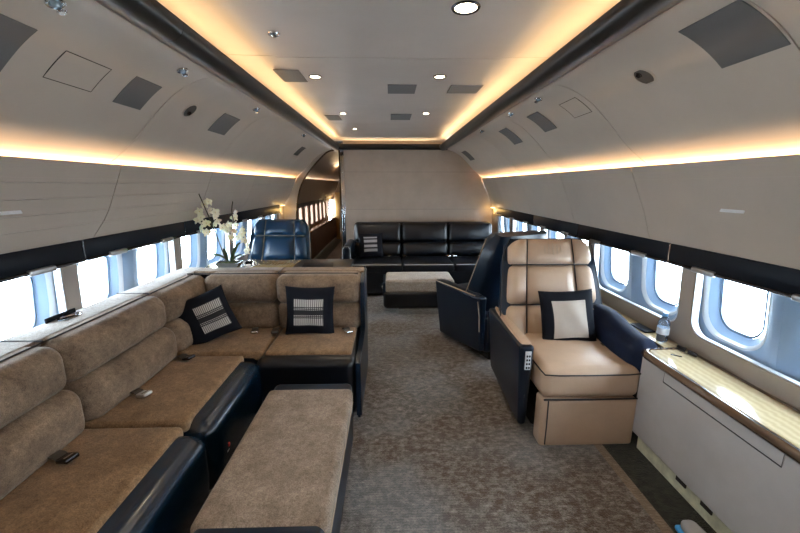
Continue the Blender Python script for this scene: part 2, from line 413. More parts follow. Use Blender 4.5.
side_cfg = {1: dict(x=1.645, zb=1.065, zt=1.165, name='right', vs=[Y0, .12, 1.14, 2.15, 3.17, 4.18, 5.2, Y1], ls=[Y0, .2, 1.22, 2.27, 3.24, 4.26, 5.28, Y1 - .02]),
            -1: dict(x=1.685, zb=1.105, zt=1.205, name='left', vs=[Y0, .02, 1.04, 2.06, 3.08, 4.1, 5.1, Y1], ls=[Y0, .1, 1.1, 2.12, 3.18, 4.2, 5.2, Y1 - .02])}
GAP = .0025
for s, cf in side_cfg.items():
    W = cf['name']; X = cf['x']
    # vault panels with real joints
    for a, b in zip(cf['vs'], cf['vs'][1:]):
        struct('wall_%s_vault' % W, strip(mb(), [(s * p.x, p.y) for p in VAULT], a + GAP, b - GAP, .006 * s), M['liner_vault'])
    # sloping lower panel
    pts = [(1.436, 1.612), (1.445, 1.612), (1.452, 1.606), (1.50, 1.50), (1.575, 1.335), (X - .012, cf['zt'] + .006), (X, cf['zt'])]
    grooves = [1.51, 1.44, 1.37, 1.30] if s < 0 else []
    def prof(z):
        for p, q in zip(pts[1:], pts[2:]):
            if q[1] <= z <= p[1]: return p[0] + (q[0] - p[0]) * (p[1] - z) / (p[1] - q[1] + 1e-9)
        return pts[-1][0]
    zs = [1.606, 1.59, 1.57] + [g + d for g in sorted(grooves, reverse=True) for d in (.0022, .0, -.0022)] + [1.25, cf['zt'] + .006, cf['zt']]
    if not grooves: zs = [1.606, 1.58, 1.50, 1.42, 1.335, 1.25, cf['zt'] + .006, cf['zt']]
    zs = sorted(set(zs), reverse=True)
    pf = [(1.446, 1.6035), (1.4495, 1.6035)] + [(prof(z) + (.004 if z in grooves else 0), z) for z in zs if z < 1.6]
    for a, b in zip(cf['ls'], cf['ls'][1:]):
        struct('wall_%s_panel' % W, strip(mb(), [(s * x, z) for x, z in pf], a + GAP, b - GAP, .003 * s), M['liner_cream'], angle=12)
    for b in cf['ls'][1:-1]:
        struct('wall_%s_joint' % W, strip(mb(), [(s * (x + .0035), z) for x, z in pf[2:]], b - .012, b + .012, .002 * s), M['hull'], angle=12)  # backing strips added to block cove light at the panel joints
    # cove trough behind the lip and outer hull
    struct('trim_1' if s > 0 else 'trim_2', strip(mb(), [(s * 1.486, 1.530), (s * 1.56, 1.524), (s * 1.575, 1.56)], Y0, Y1 - .01, .004 * s), M['liner_vault'])
    hull = [(.80, 2.32), (1.0, 2.1), (1.25, 1.88), (1.57, 1.63), (1.64, 1.45), (1.76, 1.30), (1.86, 1.28)]
    struct('wall_%s_hull' % W, strip(mb(), [(s * x, z) for x, z in hull], Y0, YC, .02 * s), M['hull'])
    struct('wall_%s_base' % W, box(mb(), s * (1.695), s * 1.72, Y0, YC, 0, .52), M['hull'])

# dark glossy shade band, bar below it, clips
clips = {1: [1.83, 2.34, 2.87, 3.39, 3.9, 4.41, 4.92, 5.43, 1.32], -1: [1.27, 1.77, 2.28, 2.79, 3.30, 3.8, 4.31, 4.82, 5.33]}
for s, cf in side_cfg.items():
    X = cf['x']
    jb = [Y0, .93, 2.09 if s > 0 else 2.04, 3.17, 4.18, 5.65] if s > 0 else [Y0, .99, 2.04, 3.06, 4.08, 5.72]
    for a, b in zip(jb, jb[1:]):
        struct('trim_3' if s > 0 else 'trim_4', rb(mb(), (s * (X - .001), (a + b) / 2, (cf['zb'] + cf['zt']) / 2 - .004), (.024, b - a - .014, cf['zt'] - cf['zb'] + .016), .004, 1, 1), M['band'])
        bm = mb(); tube(bm, [(s * (X - .016), a + .012, cf['zb'] - .006), (s * (X - .016), b - .012, cf['zb'] - .006)], .009, 10)
        struct('trim_5' if s > 0 else 'trim_6', bm, M['dark_metal'])
        if b < 5.6: struct('trim_7', box(mb(), s * (X - .013), s * (X + .01), b - .004, b + .004, cf['zb'], cf['zt']), M['chrome'])
    # warm lit pier between the band and the bulkhead
    struct('wall_%s_pier' % cf['name'], rb(mb(), (s * (X + .02), (jb[-1] + Y1) / 2, .9), (.03, Y1 - jb[-1] + .02, .62), .006, 1, 1), M['liner_cream'])

# windows -----------------------------------------------------------
GC = [.424 + 1.016 * k - 1.016 for k in range(7)]          # centres of the two-window openings
GC = [-.592, .424, 1.44, 2.456, 3.472, 4.488]
wn = 0; WY = []
for s, cf in side_cfg.items():
    X = cf['x']; ZL = .60
    zc_open = .90; N = 8
    # inner panel with a rounded opening per pair of windows
    for gi, yc in enumerate(GC + [5.36]):
        hy = .46 if yc < 5 else .27; pitch = .508 if yc < 5 else .364
        z0, z1 = .55, 1.22; hz0, hz1 = .695, 1.19; zc = (hz0 + hz1) / 2
        pts = rrect(hy, (hz1 - hz0) / 2, .085, N)
        outer = outer_match(yc - pitch, yc + pitch, z0, z1, yc, zc, pts)
        def xx(z, o=0): return s * (X + .004 + .05 * (1.07 - z) + o)
        hole = [(yc + p[0], zc + p[1]) for p in pts]
        bm = mb()
        hole2 = [(yc + p[0] * 1.012, zc + p[1] * 1.02) for p in pts]
        loft(bm, [[(xx(z), y, z) for y, z in outer], [(xx(z), y, z) for y, z in hole2], [(xx(z, .006), y, z) for y, z in hole], [(xx(z, .012), y, z) for y, z in hole]])
        struct('wall_%s_window_surround' % cf['name'], bm, M['inner'])
        bm = mb()
        hole3 = [(yc + p[0] * .988, zc + p[1] * .98) for p in pts]
        loft(bm, [[(xx(z, .004), y, z) for y, z in hole], [(xx(z, .003), y, z) for y, z in hole3], [(xx(z, .02), y, z) for y, z in hole3], [(xx(z, .05), y, z) for y, z in hole2]])
        struct('trim_8', bm, M['white'])
    # liner with window funnels
    wys = [yc + d + .035 for yc in GC for d in (-.254, .254)] + [5.265, 5.735]
    for wy in wys:
        wn += 1
        last = wy > 5.1
        p = .254 if not last else .235
        zc = .93; tilt = .10
        def xl(z, o=0): return s * (X + .075 - tilt * (z - .9) + o)
        hp = rrect(.185, .235, .13, N)
        ip = rrect(.122, .180, .09, N)
        outer = outer_match(wy - p, wy + p, .50, 1.34, wy, zc, hp)
        L = lambda pts, o, k=1: [(xl(zc + q[1], o), wy + q[0] * k, zc + q[1] * k) for q in pts]
        bm = mb()
        def dish(y): return -.022 * (1 - abs((y - wy) / p)) if False else .0
        # the liner swells towards the cabin between two windows
        mid = [((a[0] + q[0] + wy) / 2, (a[1] + q[1] + zc) / 2) for a, q in zip(outer, hp)]
        loft(bm, [[(xl(z, -.018), y, z) for y, z in outer], [(xl(z, -.012), y, z) for y, z in mid], L(hp, 0), L([( (a[0]+b[0])/2*1.01, (a[1]+b[1])/2*1.01) for a, b in zip(hp, ip)], .022), L(ip, .055)])
        w = struct('window_%d' % wn, bm, M['window_liner'], angle=60)
        bm = mb(); loft(bm, [L(hp, .002, 1.0), L(hp, .004, .94), L(ip, .045, 1.09), L(ip, .056)])
        link('reveal', bm, M['white'], w)
        bm = mb(); loft(bm, [L(ip, .05, 1.0), L(ip, .05, .93), L(ip, .064, .93)])
        link('gasket', bm, M['gasket'], w)
        bm = mb(); r = [bm.verts.new(q) for q in L(ip, .060)]; bm.faces.new(r); link('pane', bm, M['pane'], w, smooth=False)
# left corridor windows with drawn blinds further aft
for k in range(8):
    wy = 6.55 + .508 * k; wn += 1
    bm = mb(); zc = .88; s = -1
    hp = rrect(.17, .20, .06, 8); outer = outer_match(wy - .254, wy + .254, .60, 1.12, wy, zc, hp)
    loft(bm, [[(-1.67 + .05 * (z - .9), y, z) for y, z in outer], [(-1.67, wy + q[0], zc + q[1]) for q in hp], [(-1.70, wy + q[0], zc + q[1]) for q in hp]])
    w = struct('window_%d' % wn, bm, M['corridor_panel'])
    bm = mb(); r = [bm.verts.new((-1.695, wy + q[0], zc + q[1])) for q in hp]; bm.faces.new(r)
    nb = link('window_blind', bm, M['blind'], w, smooth=False); 
nt = M['blind'].node_tree; bs = nt.nodes['Principled BSDF']
tl = nt.nodes.new('ShaderNodeBsdfTranslucent'); tl.inputs[0].default_value = (.085, .056, .042, 1); mxs = nt.nodes.new('ShaderNodeMixShader'); mxs.inputs[0].default_value = .75
nt.links.new(bs.outputs[0], mxs.inputs[1]); nt.links.new(tl.outputs[0], mxs.inputs[2]); nt.links.new(mxs.outputs[0], nt.nodes['Material Output'].inputs[0])

# corridor beyond the left of the bulkhead
def lp(pts, th=-.006): return strip(mb(), [(-x, z) for x, z in pts], Y1 + .05, YC, th)
struct('wall_corridor_vault', lp([(p.x, p.y) for p in VAULT]), M['corridor_vault_shaded'])
struct('wall_corridor_panel', lp([(1.446, 1.606), (1.452, 1.60), (1.56, 1.35), (1.64, 1.17)], -.003), M['corridor_vault_shaded'])
struct('wall_corridor_band', box(mb(), -1.66, -1.64, Y1 + .05, YC, 1.10, 1.18), M['band'])
struct('wall_corridor_dado', box(mb(), -1.56, -1.54, Y1 + .05, YC, .06, .60), M['corridor_panel'])
struct('trim_9', box(mb(), -1.70, -1.53, Y1 + .05, YC, .60, .625, .006), M['gold_wood'])
struct('wall_corridor_inner', box(mb(), -.76, -.72, Y1 + .12, YC, 0, 2.15), M['corridor_panel'])
struct('wall_corridor_end', box(mb(), -1.72, -.72, YC - .03, YC, 0, 2.2), M['corridor_panel'])
struct('door_1', box(mb(), -1.30, -.82, YC - .06, YC - .03, 0, 1.95, .006), M['brown_gloss'])
struct('trim_10', box(mb(), -1.52, -1.40, YC - .5, YC - .04, .0, 1.3, .006), M['gold_wood'])
struct('ceiling_corridor', box(mb(), -.87, -.70, Y1 + .05, YC, 2.03, 2.05), M['corridor_vault_shaded'])
bm = mb(); box(bm, -1.33, -1.05, Y1 + .3, YC - .2, .001, .008); tag(link('runner', bm, M['rug_edge']), 'beige carpet runner along the corridor beyond the bulkhead', 'carpet')

# aft bulkhead --------------------------------------------------------
prof = [(-.72, 2.16), (.86, 2.16), (.93, 2.03)] + [(p.x + .01, p.y) for p in VAULT[6::5]] + [(1.66, 1.17), (1.70, .9), (1.70, 0), (-.72, 0)]
struct('wall_back', prism(mb(), prof, Y1, Y1 + .05), M['bulkhead'])
for z in (.62, 1.12, 1.70):
    struct('trim_11', box(mb(), -.72, 1.65 if z < 1.2 else 1.40, Y1 - .0015, Y1 + .001, z - .0025, z + .0025), M['inner'])
struct('trim_12', box(mb(), -.735, -.712, Y1 - .012, Y1 + .12, 0, 2.03, .003), M['mirror'])
struct('trim_13', box(mb(), -.80, -.77, Y1 + .05, Y1 + .12, 0, 2.03, .003), M['brown_gloss'])
struct('trim_14', box(mb(), -.77, -.735, Y1 + .02, Y1 + .10, 0, 2.03, .003), M['chrome'])
# thin arch frame on the left side of the bulkhead plane
inner = [(-.86, 2.03), (-.984, 1.985), (-1.162, 1.815), (-1.294, 1.66), (-1.388, 1.505), (-1.44, 1.36), (-1.48, 1.16), (-1.50, .9), (-1.50, 0)]
inner = catmull(inner, 4); outer = [(-.86, 2.06)] + [(-p.x, p.y) for p in VAULT] + [(-1.70, 1.17), (-1.72, .9), (-1.72, 0)]
loop = [(p[0], p[1]) for p in inner] + outer[::-1]
struct('wall_arch', prism(mb(), loop, Y1 - .01, Y1 + .05), M['liner_cream'])
bm = mb(); tube(bm, [(p[0] + .004, Y1 - .016, p[1]) for p in inner], .012, 8); struct('trim_15', bm, M['brown_gloss'])
struct('wall_front', box(mb(), -1.72, 1.72, Y0 - .03, Y0, 0, 2.3), M['liner_cream'])

# tray ceiling -----------------------------------------------------------
CZ = 2.15
def tray(y0, y1):
    pts = [(-.90, CZ - .008), (-.80, CZ + .0), (-.66, CZ + .004), (-.5, CZ - .02), (.5, CZ - .02), (.66, CZ + .004), (.80, CZ), (.90, CZ - .008)]
    pts = [(-.90, CZ + .01), (-.60, CZ + .006), (-.585, CZ - .0), (.585, CZ - .0), (.60, CZ + .006), (.90, CZ + .01)]
    loop = pts + [(.9, CZ + .05), (-.9, CZ + .05)]
    return prism(mb(), loop, y0, y1)
for a, b in zip([Y0, 1.06, 2.13, 4.28, 5.40], [1.06, 2.13, 4.28, 5.40, Y1]):
    struct('ceiling', tray(a + GAP, b - GAP), M['ceiling'])
struct('ceiling_hull', box(mb(), -1.0, 1.0, Y0, Y1, CZ + .06, CZ + .1), M['hull'])
struct('ceiling_corridor_hull', box(mb(), -1.0, -.6, Y1, YC, 2.2, 2.25), M['hull'])
# dark bullnose rails that hide the cove lights
def rail_loop(s):
    c = (.80, 2.055); out = []
    for i in range(13):
        a = R(180 + 180 * i / 12); out.append((s * (c[0] + .066 * math.cos(a)), c[1] + .056 * math.sin(a) + .005))
    return out + [(s * .866, 2.075), (s * .84, 2.075), (s * .83, 2.068), (s * .765, 2.068), (s * .752, 2.075), (s * .734, 2.07)]
for s in (-1, 1):
    cuts = [Y0, 1.5, 2.95, 4.4, 5.78]
    for a, b in zip(cuts, cuts[1:]): struct('trim_16', prism(mb(), rail_loop(s), a + .001, b - .001), M['rail'])
lpz = [(5.70 + .04 + .05 * math.cos(R(180 + 180 * i / 12)), 2.06 + .05 * math.sin(R(180 + 180 * i / 12))) for i in range(13)]
lpz = lpz + [(5.79, 2.072), (5.715, 2.072), (5.715, 2.09), (5.69, 2.09)]
struct('trim_17', prism_x(mb(), lpz, -.86, .86), M['rail'])
struct('ceiling_aft_soffit', box(mb(), -.90, .90, 5.79, Y1 + .02, 2.045, 2.06), M['liner_vault'])
struct('trim_18', box(mb(), -.86, .86, 5.79, Y1 , 2.036, 2.046), M['chrome'])

# ------------------------------------------------------------------ lights in the ceiling coves
def strip_light(name, x0, x1, y0, y1, z, m, label, group):
    return tag(link(name, box(mb(), x0, x1, y0, y1, z, z + .006), m), label, 'light strip', group)
for s, W in ((1, 'right'), (-1, 'left')):
    strip_light('light_strip', s * 1.503, s * 1.515, Y0 + .1, Y1 - .03, 1.5315, M['led'], 'warm light strip hidden in the %s sidewall cove above the window panels' % W, 'sidewall cove lights')
    strip_light('light_strip', s * .775, s * .80, Y0 + .1, 5.70, 2.0685, M['led_white'], 'glowing light strip along the %s edge of the tray ceiling' % W, 'tray ceiling lights')
strip_light('light_strip', -.74, .74, 5.725, 5.75, 2.0755, M['led_white'], 'glowing light strip across the aft end of the tray ceiling', 'tray ceiling lights')
strip_light('light_strip', -1.515, -1.503, Y1 + .1, YC - .6, 1.5315, M['led'], 'warm light strip in the corridor cove beyond the arch', 'sidewall cove lights')

def lamp(kind, name, loc, power, col, size=.05, rot=(0, 0, 0), size_y=None, spread=None, blend=.5, angle=110):
    l = bpy.data.lights.new(name, kind); l.energy = power; l.color = col
    if kind == 'AREA':
        l.size = size
        if size_y: l.shape = 'RECTANGLE'; l.size_y = size_y
        if spread: l.spread = R(spread)
    elif kind == 'SPOT': l.spot_size = R(angle); l.spot_blend = blend; l.shadow_soft_size = size
    else: l.shadow_soft_size = size
    o = bpy.data.objects.new(name, l); COL.objects.link(o); o.location = loc; o.rotation_euler = rot
    return o

def downlight(x, y, r, label, power=9, lit=True):
    x *= 1.048; y *= 1.048
    t = thing('ceiling_downlight', label, 'ceiling light', (x, y, CZ), 0, 'round ceiling downlights')
    bm = mb(); lathe(bm, [(r * 1.0, -.001), (r * 1.28, -.001), (r * 1.3, -.004), (r * 1.22, -.008), (r * 1.0, -.006), (r * .98, .0)]); link('trim_ring', bm, M['dark_metal'], t)
    bm = mb(); lathe(bm, [(0.0001, -.0035), (r * .98, -.0035), (r * .98, -.001), (.0001, -.001)]); link('lens', bm, M['lamp'], t)
    lamp('SPOT', 'downlight_lamp', (x, y, CZ - .02), power, (1, .84, .62), r * .8, angle=130, blend=.9)
    return t
downlight(.275, 1.48, .042, 'largest round downlight, at the top edge of the ceiling right of centre')
downlight(-.432, 2.36, .03, 'round downlight left of centre in the second ceiling panel')
downlight(.296, 2.34, .03, 'round downlight right of centre beside the two grey ceiling vents')
downlight(-.408, 3.49, .027, 'round downlight further aft on the left half of the ceiling')
downlight(.323, 3.47, .027, 'round downlight further aft on the right half of the ceiling')
downlight(-.388, 4.4, .024, 'smallest and farthest round downlight, near the aft cove')
for (x, y) in ((-.43, .2), (.3, .2), (.28, -.7), (-.43, -.7)):
    downlight(x, y, .04, 'added fill downlight overhead, out of view forward of the ceiling panels', 9)  # unseen downlights added as general fill

def patch(name, pts, m, label, group, cat='vent', off=.003, curved=True):
    """quad on the vault from four (x,y) corners"""
    bm = mb(); n = 6; g = []
    a, b, c, d = [Vector(p) * (1 if curved else 1.048) for p in pts]
    for o_ in (off, off - .004):
        rows = []
        for i in range(n + 1):
            row = []
            for j in range(n + 1):
                u, v = i / n, j / n
                p = (a * (1 - u) + b * u) * (1 - v) + (d * (1 - u) + c * u) * v
                if curved: q = Vector((p.x, p.y, vault_z(p.x))) + vault_n(p.x) * o_
                else: q = Vector((p.x, p.y, CZ - o_))
                row.append(bm.verts.new(q))
            rows.append(row)
        g.append(rows)
    for rows in g:
        for i in range(n):
            for j in range(n): bm.faces.new((rows[i][j], rows[i + 1][j], rows[i + 1][j + 1], rows[i][j + 1]))
    A, B = g
    for i in range(n):
        for (r0, r1, q0, q1) in ((A[i][0], A[i + 1][0], B[i + 1][0], B[i][0]), (A[i][n], A[i + 1][n], B[i + 1][n], B[i][n]), (A[0][i], A[0][i + 1], B[0][i + 1], B[0][i]), (A[n][i], A[n][i + 1], B[n][i + 1], B[n][i])): bm.faces.new((r0, r1, q0, q1))
    o = link(name, bm, m)
    tag(o, label, cat, group)
    return o
G1 = 'grey speaker grilles in the vaulted panels'
def rect(x0, x1, y0, y1): return [(x0, y0), (x0, y1), (x1, y1), (x1, y0)]
patch('speaker_grille', rect(.985, 1.16, 1.15, 1.375), M['vent'], 'largest dark grey rectangular grille, top right of the vault', G1, 'grille')
patch('speaker_grille', rect(1.02, 1.17, 2.70, 2.90), M['vent'], 'grey grille in the right vault behind the outlined hatch', G1, 'grille')
patch('speaker_grille', rect(1.025, 1.185, 3.42, 3.64), M['vent'], 'grey grille in the right vault, second aft of the hatch', G1, 'grille')
patch('speaker_grille', rect(1.06, 1.205, 5.40, 5.68), M['vent'], 'small far grey grille in the right vault next to the bulkhead', G1, 'grille')
patch('speaker_grille', rect(-1.22, -1.075, 1.06, 1.29), M['vent'], 'dark grey grille cut by the top left corner of the photo', G1, 'grille')
patch('speaker_grille', rect(-1.205, -1.085, 1.76, 1.94), M['vent'], 'dark grey grille in the left vault right of the outlined hatch', G1, 'grille')
patch('speaker_grille', rect(-1.205, -1.078, 2.62, 2.87), M['vent'], 'mid-grey grille in the left vault aft of the oval lamp recess', G1, 'grille')
patch('speaker_grille', rect(-1.19, -1.075, 4.80, 5.0), M['vent'], 'faint far grille in the left vault close to the arch', G1, 'grille')
G2 = 'rectangular vents in the flat ceiling'
patch('ceiling_vent', rect(-.01, .175, 2.53, 2.76), M['vent'], 'dark rectangular ceiling vent at the centre of the flat ceiling', G2, 'vent', curved=False)
patch('ceiling_vent', rect(.395, .60, 2.53, 2.74), M['vent_pale'], 'grey rectangular ceiling vent right of the lit downlight', G2, 'vent', curved=False)
patch('ceiling_vent', rect(.012, .20, 3.52, 3.82), M['vent'], 'smaller dark ceiling vent aft of the central one', G2, 'vent', curved=False)
patch('ceiling_vent', rect(-.64, -.50, 2.24, 2.48), M['vent_pale'], 'pale ceiling vent left of the left downlight', G2, 'vent', curved=False)
patch('ceiling_vent', rect(-.59, -.46, 3.60, 3.86), M['vent_pale'], 'small pale ceiling vent by the left cove, farther aft', G2, 'vent', curved=False)

def outline_hatch(x0, x1, y0, y1, label):
    bm = mb(); pts = []
    for (a, b) in (((x0, y0), (x0, y1)), ((x0, y1), (x1, y1)), ((x1, y1), (x1, y0)), ((x1, y0), (x0, y0))):
        for i in range(5):
            x = a[0] + (b[0] - a[0]) * i / 5; y = a[1] + (b[1] - a[1]) * i / 5
            pts.append(Vector((x, y, vault_z(x))) + vault_n(x) * .0005)
    tube(bm, pts, .0016, 5, closed=True)
    h = patch('access_hatch', rect(x0, x1, y0, y1), M['liner_vault'], label, 'access hatches in the vault', 'hatch', off=.0008)
    link('seam', bm, M['hull'], h)
outline_hatch(1.045, 1.15, 2.21, 2.41, 'outlined square access hatch in the right vault')
outline_hatch(-1.195, -1.10, 1.42, 1.63, 'outlined rectangular access hatch in the left vault')

def vault_frame(x, y):
    n = vault_n(x); z = Vector(n); yv = Vector((0, 1, 0)); xv = yv.cross(z).normalized()
    m = Matrix((xv, yv, z)).transposed().to_4x4(); m.translation = Vector((x, y, vault_z(x))); return m
def recess(x, y, label):
    Mx = vault_frame(x, y)
    t = thing('recessed_light', label, 'reading light', (0, 0, 0), 0, 'recessed lamps in the vault'); t.matrix_world = Mx
    bm = mb(); lathe(bm, [(.044, -.004), (.044, .003), (.050, .0035), (.054, .002), (.055, -.002)], n=28); link('ring', bm, M['liner_vault'], t)
    bm = mb(); lathe(bm, [(.0001, .0015), (.044, .0015), (.044, .0005), (.0001, .0005)], n=28); link('recess_face', bm, M['recess'], t)
    bm = mb(); lathe(bm, [(.001, .010), (.010, .009), (.014, .002), (.014, .001)], c=(.018, .012, 0), n=16); link('lamp_head', bm, M['dark_metal'], t)
recess(1.091, 1.693, 'dark round lamp recess in the right vault below the rail')
recess(-1.14, 2.29, 'round lamp recess in the left vault')

def nozzle(x, y, label, flat=False):
    if flat: x, y = x * 1.048, y * 1.048
    if flat: Mx = Matrix.Translation((x, y, CZ)) @ Matrix.Rotation(math.pi, 4, 'X')
    else: Mx = vault_frame(x, y)
    t = thing('air_nozzle', label, 'air nozzle', (0, 0, 0), 0, 'chrome air nozzles'); t.matrix_world = Mx
    bm = mb(); lathe(bm, [(.022, -.002), (.026, .004), (.024, .008), (.018, .007), (.016, .002), (.0001, .002)], n=24); link('bezel', bm, M['chrome'], t)
    bm = mb(); lathe(bm, [(.015, .002), (.014, .012), (.009, .018), (.0001, .019)], n=20); link('ball', bm, M['blue_led'], t)
    bm = mb(); lathe(bm, [(.004, .012), (.014, .02), (.010, .024), (.0001, .024)], c=(.004, .018, 0), n=12); link('tab', bm, M['chrome'], t)
nozzle(-.965, 1.235, 'chrome air nozzle at the top left edge of the photo, beside the rail')
nozzle(-.955, 1.89, 'chrome air nozzle under the left rail, second from the front')
nozzle(-.938, 2.81, 'chrome air nozzle under the left rail above the mid-grey grille')
nozzle(-.92, 4.2, 'tiny chrome air nozzle far along the left rail')
nozzle(.93, 2.45, 'chrome air nozzle under the right rail, nearest of three')
nozzle(.92, 2.95, 'chrome air nozzle under the right rail, middle one')
nozzle(.92, 3.85, 'chrome air nozzle under the right rail, farthest one')
nozzle(-.48, 1.73, 'round chrome air nozzle in the flat ceiling left of centre', flat=True)

# latch plates on the lower panels
for s, y0, y1, z, lab in ((-1, 1.30, 1.61, 1.39, 'slim pale latch plate on the left sidewall panel'), (1, 1.59, 1.71, 1.385, 'slim pale latch plate on the right sidewall panel')):
    X = 1.445 + (1.612 - z) * .46
    bm = mb(); rb(bm, (0, 0, 0), (.006, y1 - y0, .016), .0028, 1, 2, rot=Matrix.Rotation(R(24) * s, 3, 'Y'), fn=None)
    o = link('latch_plate', bm, M['light_plastic']); o.location = (s * X, (y0 + y1) / 2, z); tag(o, lab, 'latch', 'panel latches')
ck = {1: ['nearest, at the right edge of the photo', 'in front of the nearest right window', 'left of the bottle window', 'above the tan armchair side window', 'further aft behind the armchair', 'second farthest visible', 'beyond the dark armchair', 'near the far pier', 'outside the photo'],
      -1: ['at the nearest left window', 'second left window', 'third left window', 'fourth left window', 'beside the orchid flowers', 'behind the orchid', 'above the blue chair', 'near the far pier', 'by the arch']}
ordn = ['first', 'second', 'third', 'fourth', 'fifth', 'sixth', 'seventh', 'eighth', 'ninth']
for s, ys in clips.items():
    cf = side_cfg[s]; X = cf['x']
    for i, y in enumerate(sorted(ys)):
        bm = mb(); rb(bm, (0, 0, 0), (.026, .14, .028), .008, 1, 2)
        o = link('shade_pull', bm, M['satin']); o.location = (s * (X - .018), y, cf['zb'] - .006)
        tag(o, 'chrome blind pull on the %s window bar, %s from the front' % (cf['name'], ordn[i]), 'handle', 'chrome blind pulls')

# ------------------------------------------------------------------ right console and ledges
t = thing('side_console', 'long grey side console with pale wood top and drawer under the right windows', 'cabinet', (0, 0, 0))
ce = 1.90
link('body', rb(mb(), (1.545, (Y0 + .05 + ce - .015) / 2, .335), (.27, ce - .015 - Y0 - .05, .49), .012, 2, 3), M['console'], t)
link('top', box(mb(), 1.425, 1.664, Y0 + .05, ce - .02, .585, .603, .003), M['maple'], t)
bm = mb(); tube(bm, [(1.412, Y0 + .05, .582), (1.412, ce - .06, .582), (1.42, ce - .03, .585), (1.45, ce - .012, .585), (1.66, ce - .012, .585)], .023, 12); link('edge_moulding', bm, M['brown_gloss'], t)
link('back_channel', box(mb(), 1.640, 1.660, Y0 + .05, ce - .02, .600, .6055), M['brown_gloss'], t)
dr = link('drawer', rb(mb(), (1.408, 1.405, .54), (.006, .59, .062), .002, 1, 2), M['console'], t)
bm = mb(); q = .034; tube(bm, [(1.4055, 1.11, .54 - q), (1.4055, 1.70, .54 - q), (1.4055, 1.70, .54 + q), (1.4055, 1.11, .54 + q)], .0024, 6, closed=True); link('reveal_line', bm, M['piping_dark'], dr)
link('toe_kick', box(mb(), 1.435, 1.66, Y0 + .05, ce - .05, .0, .09), M['toe'], t)
for y in (1.52, 1.37, 1.05): link('bracket', box(mb(), 1.428, 1.437, y - .03, y + .03, .055, .085), M['hull'], t)
for s, ya, yb, lab in ((1, 1.90, 4.82, 'narrow pale wood ledge behind the armchairs under the right windows'), (-1, 3.0, 5.98, 'narrow pale wood ledge under the left windows beside the blue armchair')):
    t = thing('window_ledge', lab, 'ledge', (0, 0, 0))
    x0 = 1.555 if s > 0 else 1.655; x1 = 1.664 if s > 0 else 1.70
    link('top', box(mb(), s * x0, s * x1, ya, yb, .583, .601, .003), M['maple'] if s > 0 else M['gold_wood'], t)
    bm = mb(); tube(bm, [(s * (x0 - .004), ya, .588), (s * (x0 - .004), yb, .588)], .012, 8); link('edge_moulding', bm, M['brown_gloss'], t)
    link('dado_panel', box(mb(), s * (x0 + .012), s * (x0 + .03), ya, yb, .09, .583), M['console'], t)
# small things on the console
t = thing('water_bottle', 'small clear water bottle with blue cap on the right ledge', 'bottle', (1.60, 2.0, .602))
bm = mb(); lathe(bm, [(.0001, .0), (.026, .0), (.030, .006), (.029, .03), (.031, .04), (.031, .085), (.029, .09), (.030, .11), (.022, .135), (.012, .15), (.011, .158), (.0001, .158)], n=24); link('body', bm, M['water'], t)
bm = mb(); lathe(bm, [(.0315, .045), (.0318, .046), (.0318, .084), (.0315, .085)], n=24); link('label_band', bm, M['bottle_label'], t)
bm = mb(); lathe(bm, [(.0135, .152), (.0138, .170), (.012, .173), (.0001, .173)], n=20); link('cap', bm, M['cap'], t)
bm = mb(); rb(bm, (0, 0, 0), (.07, .15, .010), .004, 1, 2)
o = link('phone', bm, M['band']); o.location = (1.61, 2.19, .607); o.rotation_euler = (0, 0, .05); tag(o, 'flat dark device lying on the ledge behind the bottle', 'phone')
t = thing('sunglasses', 'dark folded sunglasses on the console in front of the bottle', 'sunglasses', (1.615, 1.83, .6035), .15)
for k in (-1, 1):
    bm = mb(); rb(bm, (0, k * .033, .012), (.012, .052, .024), .006, 2, 2); link('lens', bm, M['dark_metal'], t)
bm = mb(); tube(bm, [(-.004, -.06, .016), (-.012, -.02, .006), (-.014, .055, .005)], .0025, 6); link('temple', bm, M['piping_dark'], t)
bm = mb(); rb(bm, (0, 0, 0), (.012, .05, .003), .001, 1, 1); o = link('ledge_slot', bm, M['dark_metal']); o.location = (1.535, 1.80, .604); o.rotation_euler = (0, 0, .9); tag(o, 'thin dark slot plate set in the console top near the bottle', 'slot')

# shoe at the bottom edge
t = thing('shoe', 'grey shoe with bright blue sole on the dark carpet, cut by bottom edge', 'shoe', (1.295, 1.19, 0))
def shoe_fn(q):
    k = (q.y + .14) / .28
    w = .62 + .38 * math.sin(math.pi * min(1, max(0, .15 + .75 * k))); return (q.x * w, q.y, q.z * (1.25 - .55 * k) if q.z > 0 else q.z)
link('sole', rb(mb(), (0, 0, .012), (.095, .285, .024), .0115, 8, 3, fn=lambda q: (q.x * (.62 + .38 * math.sin(math.pi * min(1, max(0, .15 + .75 * (q.y + .14) / .28)))), q.y, q.z)), M['shoe_sole'], t)
link('upper', rb(mb(), (0, -.002, .05), (.082, .262, .06), .028, 8, 4, fn=shoe_fn), M['shoe'], t)

